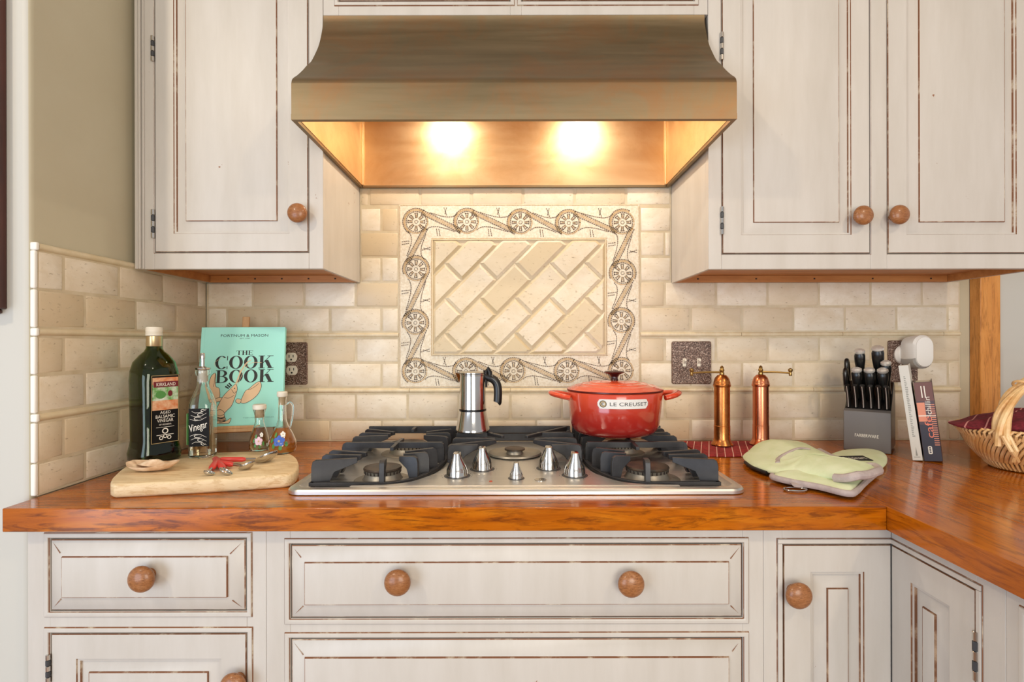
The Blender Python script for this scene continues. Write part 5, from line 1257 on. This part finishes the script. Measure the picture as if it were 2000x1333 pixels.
# upper mitt
oA = mp_([(1450, 879), (1460, 870), (1480, 866), (1520, 867), (1565, 872), (1600, 890), (1640, 908), (1678, 918), (1708, 921), (1716, 928), (1700, 934), (1665, 938), (1630, 931), (1590, 921), (1550, 913), (1520, 911), (1490, 903), (1465, 893)], 0.945)
mA = thing('oven_mitt', (0.66, -0.27, ZCn + 0.02), 'upper pale green quilted oven mitt stretched toward the copper mills, on top of the other', 'oven mitt', 'green oven mitts')
xm = onz(1600, 890, 0.945)
tl_ = lambda x_, y_: 0.0235 * min(1, max(0, (x_ - 0.605) / 0.06)) + 0.0005
mb, QA, zfA = pad(oA, ZCn + 0.0008, 0.024, tilt=tl_)
_m = mb.build('mitt_body', 'mittgreen', mA, angle=80)
k = len(QA); e0 = nearest(QA, mp_([(1650, 890)], 0.945)[0]); e1 = nearest(QA, mp_([(1625, 930)], 0.945)[0]); i0, i1 = min(e0, e1), max(e0, e1)
# walk the side that passes the cuff
idx = list(range(i0, i1 + 1)); cuff = nearest(QA, mp_([(1714, 918)], 0.945)[0])
if cuff not in idx: idx = [(i1 + j) % k for j in range((i0 - i1) % k + 1)]
mb = MB(); mb.tube([(QA[i][0], QA[i][1], zfA(*QA[i]) + 0.0125 + 0.001 * math.sin(i)) for i in idx], 0.0085, 10, 0); mb.build('cuff_binding', 'mittgrey', mA)
a0 = onz(1575, 874, 0.968); 
cxA = sum(p[0] for p in QA) / k; 
def topA(x, y, z=0.94):
    for _ in range(5): p = onz(x, y, z); z = zfA(p.x, p.y) + 0.0242
    return (p.x, p.y, z)
mb = MB(); mb.tube(smoothpath([topA(1582, 879, 0.952), topA(1560, 886, 0.951), topA(1535, 890, 0.9475), topA(1519, 896, 0.9440), topA(1518, 905, 0.9375)], 5), 0.0022, 8, 0, flat=2.6, up=(0, 0, 1)); mb.build('seam_band', 'mittgrey', mA)
lo_ = [i for i in range(k) if True]
s0, s1 = nearest(QA, mp_([(1452, 885)], 0.945)[0]), nearest(QA, mp_([(1500, 906)], 0.945)[0])
mb = MB(); mb.tube([(QA[i][0], QA[i][1] - 0.0005, zfA(*QA[i]) + 0.0065) for i in range(min(s0, s1), max(s0, s1) + 1)], 0.0042, 8, 0); mb.build('silicone_palm', 'mittblack', mA)

# ---------------------------------------------------------------- knife block
ph = math.radians(-40)                 # turned clockwise, front toward the room's centre
kc = Vector((0.9500, -0.172, ZCn + 0.0004))
kb = thing('knife_block', kc, 'graphite grey and black knife block full of black-handled knives', 'knife block')
TK = Matrix.Translation(kc) @ Matrix.Rotation(ph, 4, 'Z')
hwk = 0.054
side = [(0, 0), (0.0, 0.108), (0.012, 0.114), (0.012, 0.0)]
def extr(mb, P, x0, x1, mi=0):
    k_ = len(P); vs = [(x0, p[0], p[1]) for p in P] + [(x1, p[0], p[1]) for p in P]
    mb.add(vs, [tuple(range(k_ - 1, -1, -1)), tuple(range(k_, 2 * k_))] + [(i, (i + 1) % k_, k_ + (i + 1) % k_, k_ + i) for i in range(k_)], mi, TK)
mb = MB(); extr(mb, side, -hwk, hwk); mb.build('front_panel', 'block', kb, bevel=0.0015)
mb = MB(); body_p = [(0.0125, 0.004), (0.0125, 0.113), (0.100, 0.186), (0.128, 0.176), (0.134, 0.004)]; extr(mb, body_p, -hwk + 0.001, hwk - 0.001); mb.build('block_body', 'blackplastic', kb, bevel=0.003)
for sx in (-1, 1):
    mb = MB(); mb.box(sx * 0.040 - 0.006, sx * 0.040 + 0.006, 0.110, 0.122, 0, 0.0038, 0, TK); mb.build('foot', 'blackplastic', kb)
TX = TK @ frame((0, 0, 0), (1, 0, 0), (0, 0, 1)); TX = TK @ Matrix(((1, 0, 0, 0), (0, 0, -1, -0.0002), (0, 1, 0, 0), (0, 0, 0, 1)))
mb = MB(); text(mb, 'FARBERWARE', 0.0, 0.043, 0.054, 0.0085, TX, 0, 0.0004, off=0.0); mb.build('brand_lettering', 'whiteink', kb, smooth=False)
AX = Vector((0, -0.42, 0.907)).normalized()
def kv(x_, y_, z_): return TK @ Vector((x_, y_, z_))
axw = (TK.to_3x3() @ AX).normalized(); sd_ = (TK.to_3x3() @ Vector((1, 0, 0))).normalized()
def knife(x_, y_, z_, L, rw, label, big, grp):
    p = kv(x_, y_, z_); t_ = thing('kitchen_knife' if big else 'steak_knife', p, label, 'knife', grp)
    mb = MB(); N = 14; rings = []
    nn = axw.cross(sd_).normalized()
    for i in range(N + 1):
        f = i / N; c_ = p + axw * (0.0012 + L * f)
        if big: ww = rw * (1.0 - 0.25 * math.sin(pi * min(f * 1.3, 1)) + 0.15 * f); tt = rw * 0.95; bend = -0.010 * f * f
        else: ww = 0.0052 + 0.0018 * (f > 0.75) * math.sin((f - 0.75) * 4 * pi / 2); tt = 0.0085 * (0.75 + 0.35 * f); bend = -0.006 * math.sin(pi * f)
        if i == N: ww *= 0.8; tt *= 0.8
        c_ = c_ - nn * bend
        rings.append([tuple(c_ + sd_ * (abs(math.cos(a)) ** 0.8 * (1 if math.cos(a) > 0 else -1)) * ww + nn * (abs(math.sin(a)) ** 0.8 * (1 if math.sin(a) > 0 else -1)) * tt) for a in [2 * pi * q / 16 for q in range(16)]])
    mb.loft(rings); h_ = mb.build('handle', 'blackplastic', t_)
    e_ = p + axw * (0.0012 + L) + (nn * 0.010 if big else nn * 0)
    if big:
        mb = MB(); rg_ = []
        for f_, s_ in ((0.0005, 0.92), (0.003, 1.04), (0.008, 1.0), (0.0115, 0.6)):
            rg_.append([tuple(e_ + axw * f_ + sd_ * math.cos(a) * rw * 1.12 * s_ + nn * math.sin(a) * rw * 0.95 * s_) for a in [2 * pi * q / 20 for q in range(20)]])
        mb.loft(rg_); mb.build('end_cap', 'satin', t_)
    else:
        mb = MB(); c1 = [p + axw * (0.0015 + L * f) + nn * (-0.0) - nn * (-0.006 * math.sin(pi * f)) - nn * 0 for f in [q / 10 for q in range(11)]]
        pts = [c_ + (-1 if (nn.y > 0) else 1) * nn * (0.0085 * (0.75 + 0.35 * (q / 10)) + 0.0001) for q, c_ in enumerate(c1)]
        mb.tube(pts, 0.0011, 6); mb.build('tang', 'satin', t_)
PL = ['leftmost', 'second from left', 'third from left', 'third from right', 'second from right', 'rightmost']
for i in range(6): knife(-0.044 + 0.0176 * i, 0.0185, 0.1185, 0.066, 0, 'black-handled steak knife, %s in the front row of the knife block' % PL[i], False, 'steak knives in the block')
for x_, n_ in ((-0.026, 'left'), (0.004, 'middle'), (0.034, 'right')): knife(x_, 0.046, 0.1415, 0.075, 0.0115, 'black knife with silver end cap, %s one of the three behind the steak knives' % n_, True, 'kitchen knives in the block')
knife(-0.022, 0.082, 0.1715, 0.098, 0.0118, 'tall knife with silver end cap standing at the upper left of the block', True, 'kitchen knives in the block')
knife(0.020, 0.086, 0.1745, 0.104, 0.0132, 'largest knife with silver end cap, standing highest in the block', True, 'kitchen knives in the block')
knife(0.040, 0.062, 0.1550, 0.082, 0.0108, 'short knife with silver end cap, tucked in front of the largest knife', True, 'kitchen knives in the block')
# scissors
p = kv(-0.0475, 0.060, 0.1535); sc_ = thing('kitchen_scissors', p, 'black-handled kitchen scissors in the left slot of the knife block', 'scissors')
nn = axw.cross(sd_).normalized(); fw = -nn if nn.y > 0 else nn
for s_ in (0, 1):
    mb = MB(); cc_ = p + axw * (0.045 + 0.014 * s_) + fw * (0.012 - 0.030 * s_) - sd_ * 0.004
    mb.tube([cc_ + axw * 0.034 * math.cos(t) + fw * 0.014 * math.sin(t) for t in [2 * pi * q / 24 for q in range(24)]], 0.0055, 10, 0, True)
    mb.tube([cc_ - axw * 0.032, p + axw * 0.006], [0.005, 0.004], 8); mb.build('handle', 'blackplastic', sc_)

# ---------------------------------------------------------------- leaning books
def lean_book(name, label, bx0, h, th, dp, tilt, cover, rz, parts, front):
    o_ = Vector((bx0[0], bx0[1], ZCn + 0.0004)); t_ = thing(name, o_, label, 'book')
    T__ = Matrix.Translation(o_) @ Matrix.Rotation(rz, 4, 'Z') @ Matrix.Rotation(-tilt, 4, 'Y')
    # local: x = thickness (left edge at 0 rests on the counter), y = depth, z = height
    mb = MB(); mb.box(0, th, 0, 0.002, 0, h, 0, T__); mb.box(0, 0.002, 0.002, dp, 0, h, 0, T__); mb.box(th - 0.002, th, 0.002, dp, 0, h, 0, T__)
    mb.build('cover', cover, t_, bevel=0.0007); mb = MB(); mb.box(0.0022, th - 0.0022, 0.0022, dp - 0.004, 0.003, h - 0.003, 0, T__); mb.build('page_block', 'pages', t_, smooth=False)
    TSp = T__ @ Matrix(((1, 0, 0, 0), (0, 0, -1, 0), (0, 1, 0, 0), (0, 0, 0, 1)))
    parts(t_, TSp, th, h)
    return t_
def sp1(t_, T, th, h):
    mb = MB()
    for q in range(34): mb.box(th * 0.35, th * random.uniform(0.5, 0.66), h * 0.25 + q * 0.0045, h * 0.25 + q * 0.0045 + 0.0022, 0, 0.0003, 0, T)
    mb.add([(th * 0.5, 0.034, 0.0003), (th * 0.40, 0.012, 0.0003), (th * 0.6, 0.012, 0.0003)], [(0, 1, 2)], 0, T); mb.box(th * 0.2, th * 0.8, 0.008, 0.0095, 0, 0.0003, 0, T)
    mb.build('spine_print', mat('grey_print', '8f8f88', 0.6), t_, smooth=False)
def sp2(t_, T, th, h):
    mb = MB(); mb.box(0.0008, th - 0.0008, h * 0.76, h - 0.001, 0, 0.0003, 1, T); mb.box(0.0008, th - 0.0008, 0.001, h * 0.46, 0, 0.0003, 2, T); mb.box(0.0008, th * 0.45, h * 0.50, h * 0.74, 0, 0.0003, 3, T)
    mb.box(0.001, th - 0.001, h * 0.565, h * 0.578, 0.0003, 0.0005, 4, T)
    R9 = T @ Matrix.Translation((0, 0, 0.0004)) @ Matrix.Rotation(pi / 2, 4, 'Z')
    text(mb, 'café', h * 0.43, -th * 0.52, h * 0.27, th * 0.42, R9, 5, 0.0003, off=0.0); text(mb, 'chillin', h * 0.70, -th * 0.62, h * 0.22, th * 0.3, R9, 4, 0.0003); [mb.box(th * q_, th * (q_ + 0.06), h * 0.80, h * 0.95, 0.0003, 0.0005, 4, T) for q_ in (0.35, 0.52)]
    for q in range(20): mb.box(th * 0.70, th * 0.97, h * 0.20 + q * 0.0052, h * 0.20 + q * 0.0052 + 0.0022, 0.0003, 0.0005, 3, T)
    mb.prism(rrect(th * 0.30, th * 0.52, h * 0.09, h * 0.19, 0.003), 0.0003, 0.0006, 4, T); [mb.box(th * 0.36, th * 0.46, h * (0.105 + 0.02 * q_), h * (0.118 + 0.02 * q_), 0.0006, 0.0008, 2, T) for q_ in range(4)]
    mb.build('spine_print', ['ink', mat('brown_spine', '6a3f33', 0.45), mat('dark_spine', '2a2530', 0.45), mat('peach_spine', 'd98a6a', 0.45), 'whiteink', mat('coral_letters', 'e07a5f', 0.5)], t_, smooth=False)
bp1 = onz(1782, 902, ZCn); bp2 = onz(1801, 903, ZCn)
lean_book('book', 'tall pale grey book leaning beside the knife block', (bp1.x, bp1.y), 0.238, 0.0205, 0.135, math.radians(7.0), mat('pale_grey_cover', 'cfcdc4', 0.5), math.radians(-38), sp1, None)
lean_book('book', 'shorter dark brown cafe book leaning on the pale grey one', (bp2.x + 0.0035, bp2.y - 0.002), 0.196, 0.0365, 0.135, math.radians(6.4), mat('dark_brown_cover', '4a3030', 0.4), math.radians(-38), sp2, None)

# ---------------------------------------------------------------- wicker basket
c = Vector((1.305, -0.365, ZCn + 0.0006))
bs = thing('wicker_basket', c, 'honey-coloured willow basket with braided arch handle at the right edge', 'basket')
RX, RY, BX, BY, HB = 0.240, 0.150, 0.168, 0.098, 0.096
def el(a, h, o_=0.0):
    f = h / HB; f2 = f ** 0.75; return Vector((c.x + (BX + (RX - BX) * f2 + o_) * math.cos(a), c.y + (BY + (RY - BY) * f2 + o_) * math.sin(a), c.z + h))
mb = MB(); NS = 96
for k in range(NS):
    a = 2 * pi * k / NS
    mb.tube([el(a, 0.003), el(a + 0.01, 0.012, 0.0015), el(a + 0.02, 0.024)], 0.0030, 6, 0)
mb.build('foot_weave', 'wicker', bs)
mb = MB()
for k in range(NS):
    a = 2 * pi * k / NS; mb.tube([el(a + 0.30 * f + 0.02, 0.022 + 0.062 * f, 0.004 * math.sin(pi * f) + 0.002) for f in [q / 6 for q in range(7)]], 0.0040, 6, 0)
mb.build('outer_weave', 'wicker', bs)
mb = MB()
for k in range(NS // 2):
    a = 2 * pi * k / NS * 2; mb.tube([el(a - 0.34 * f, 0.020 + 0.066 * f, -0.003) for f in [q / 6 for q in range(7)]], 0.0032, 6, 0)
for hz_ in (0.004, 0.024, 0.028, 0.082): mb.tube([el(2 * pi * q / 80, hz_, -0.001) for q in range(80)], 0.0034, 8, 0, True)
mb.build('inner_weave', 'wicker2', bs)
mb = MB(); mb.lathe([(1, 0.004), (1, 0.006)], (c.x, c.y, c.z), 48, sx=BX - 0.004, sy=BY - 0.004); mb.build('base_panel', 'wicker2', bs)
mb = MB()
for k in range(NS):
    a = 2 * pi * k / NS; mb.tube([el(a, 0.078, 0.005), el(a + 0.03, 0.090, 0.008), el(a + 0.07, 0.098, 0.004), el(a + 0.10, 0.096, -0.004), el(a + 0.11, 0.086, -0.006)], 0.0030, 6, 0)
mb.build('rim', 'wicker', bs)
mb = MB(); hp = []
a0 = pi + 0.42
p0 = el(a0, 0.04, 0.006); 
for q in range(25):
    f = q / 24; th_ = pi * f; hp.append(Vector((c.x - (RX - 0.006) * 0.95 * math.cos(th_), c.y - 0.062 * (1 - f) * 1.0 + 0.03 * f, c.z + 0.07 + 0.165 * math.sin(th_) ** 0.8)))
for s_ in range(4):
    path = []
    for q, p_ in enumerate(hp):
        a = q * 0.42 + s_ * pi / 2; path.append(p_ + Vector((0.009 * math.cos(a), 0.011 * math.sin(a), 0.005 * math.cos(a))))
    mb.tube(smoothpath(path, 2), 0.0070, 8, 0)
e_ = hp[6]
mb.tube([e_ + Vector((0.014 * math.cos(t), 0.014 * math.sin(t), 0.010 * math.cos(t + 0.6))) for t in [2 * pi * q / 20 for q in range(20)]], 0.0028, 8, 0, True)
mb.tube([e_ + Vector((0.014 * math.cos(t), 0.014 * math.sin(t), 0.010 * math.cos(t + 2.6) + 0.003)) for t in [2 * pi * q / 20 for q in range(20)]], 0.0028, 8, 0, True)
for q in (0, 1): 
    f0 = hp[0]; mb.tube([f0 + Vector((0.004 - 0.014 * q, -0.012, 0.02)), f0 + Vector((0.002 - 0.012 * q + 0.012, -0.020, -0.012)), f0 + Vector((0.020 + 0.01 * q, -0.006, -0.038))], 0.0045, 8, 0)
mb.build('handle', 'wicker', bs)
# cloth in basket
mb = MB(); rings = []; N = 64
for i, (f, h) in enumerate(((1.02, 0.101), (0.98, 0.106), (0.86, 0.118), (0.68, 0.128), (0.45, 0.134), (0.2, 0.137), (0.02, 0.138))):
    rg_ = []
    for k in range(N):
        a = 2 * pi * k / N; pw_ = 1.0
        dl = max(0.0, math.cos(a - (pi - 0.10))) ** 14 * (0.062 if i < 2 else 0.020 if i == 2 else 0)
        x_ = (RX * 0.90 * f + dl) * math.cos(a); y_ = RY * 0.86 * f * math.sin(a)
        fold = 0.005 * math.sin(5 * a + i * 1.3) + 0.003 * math.sin(11 * a - i)
        lift = 0.0
        rg_.append((c.x + x_, c.y + y_, c.z + h + (fold if i > 0 else fold * 0.5 + 0.003) * (0.5 if i > 5 else 1)))
    rings.append(rg_)
mb.loft(rings + [], 0, None, False, True)
mb2_ = mb; k0 = len(mb.v)
lower = [[(p[0] , p[1], p[2] - 0.007) for p in rings[0]], [(c.x + (p[0] - c.x) * 0.7, c.y + (p[1] - c.y) * 0.7, c.z + 0.085) for p in rings[0]]]
mb.loft([rings[0], lower[0], lower[1]], 0, None, False, True)
tag(mb.build('kitchen_towel', 'redcloth2', sub=1), 'wine red striped cotton towel heaped in the wicker basket', 'towel')

for _o in SC.objects:
    if '_o' in _o: del _o['_o']
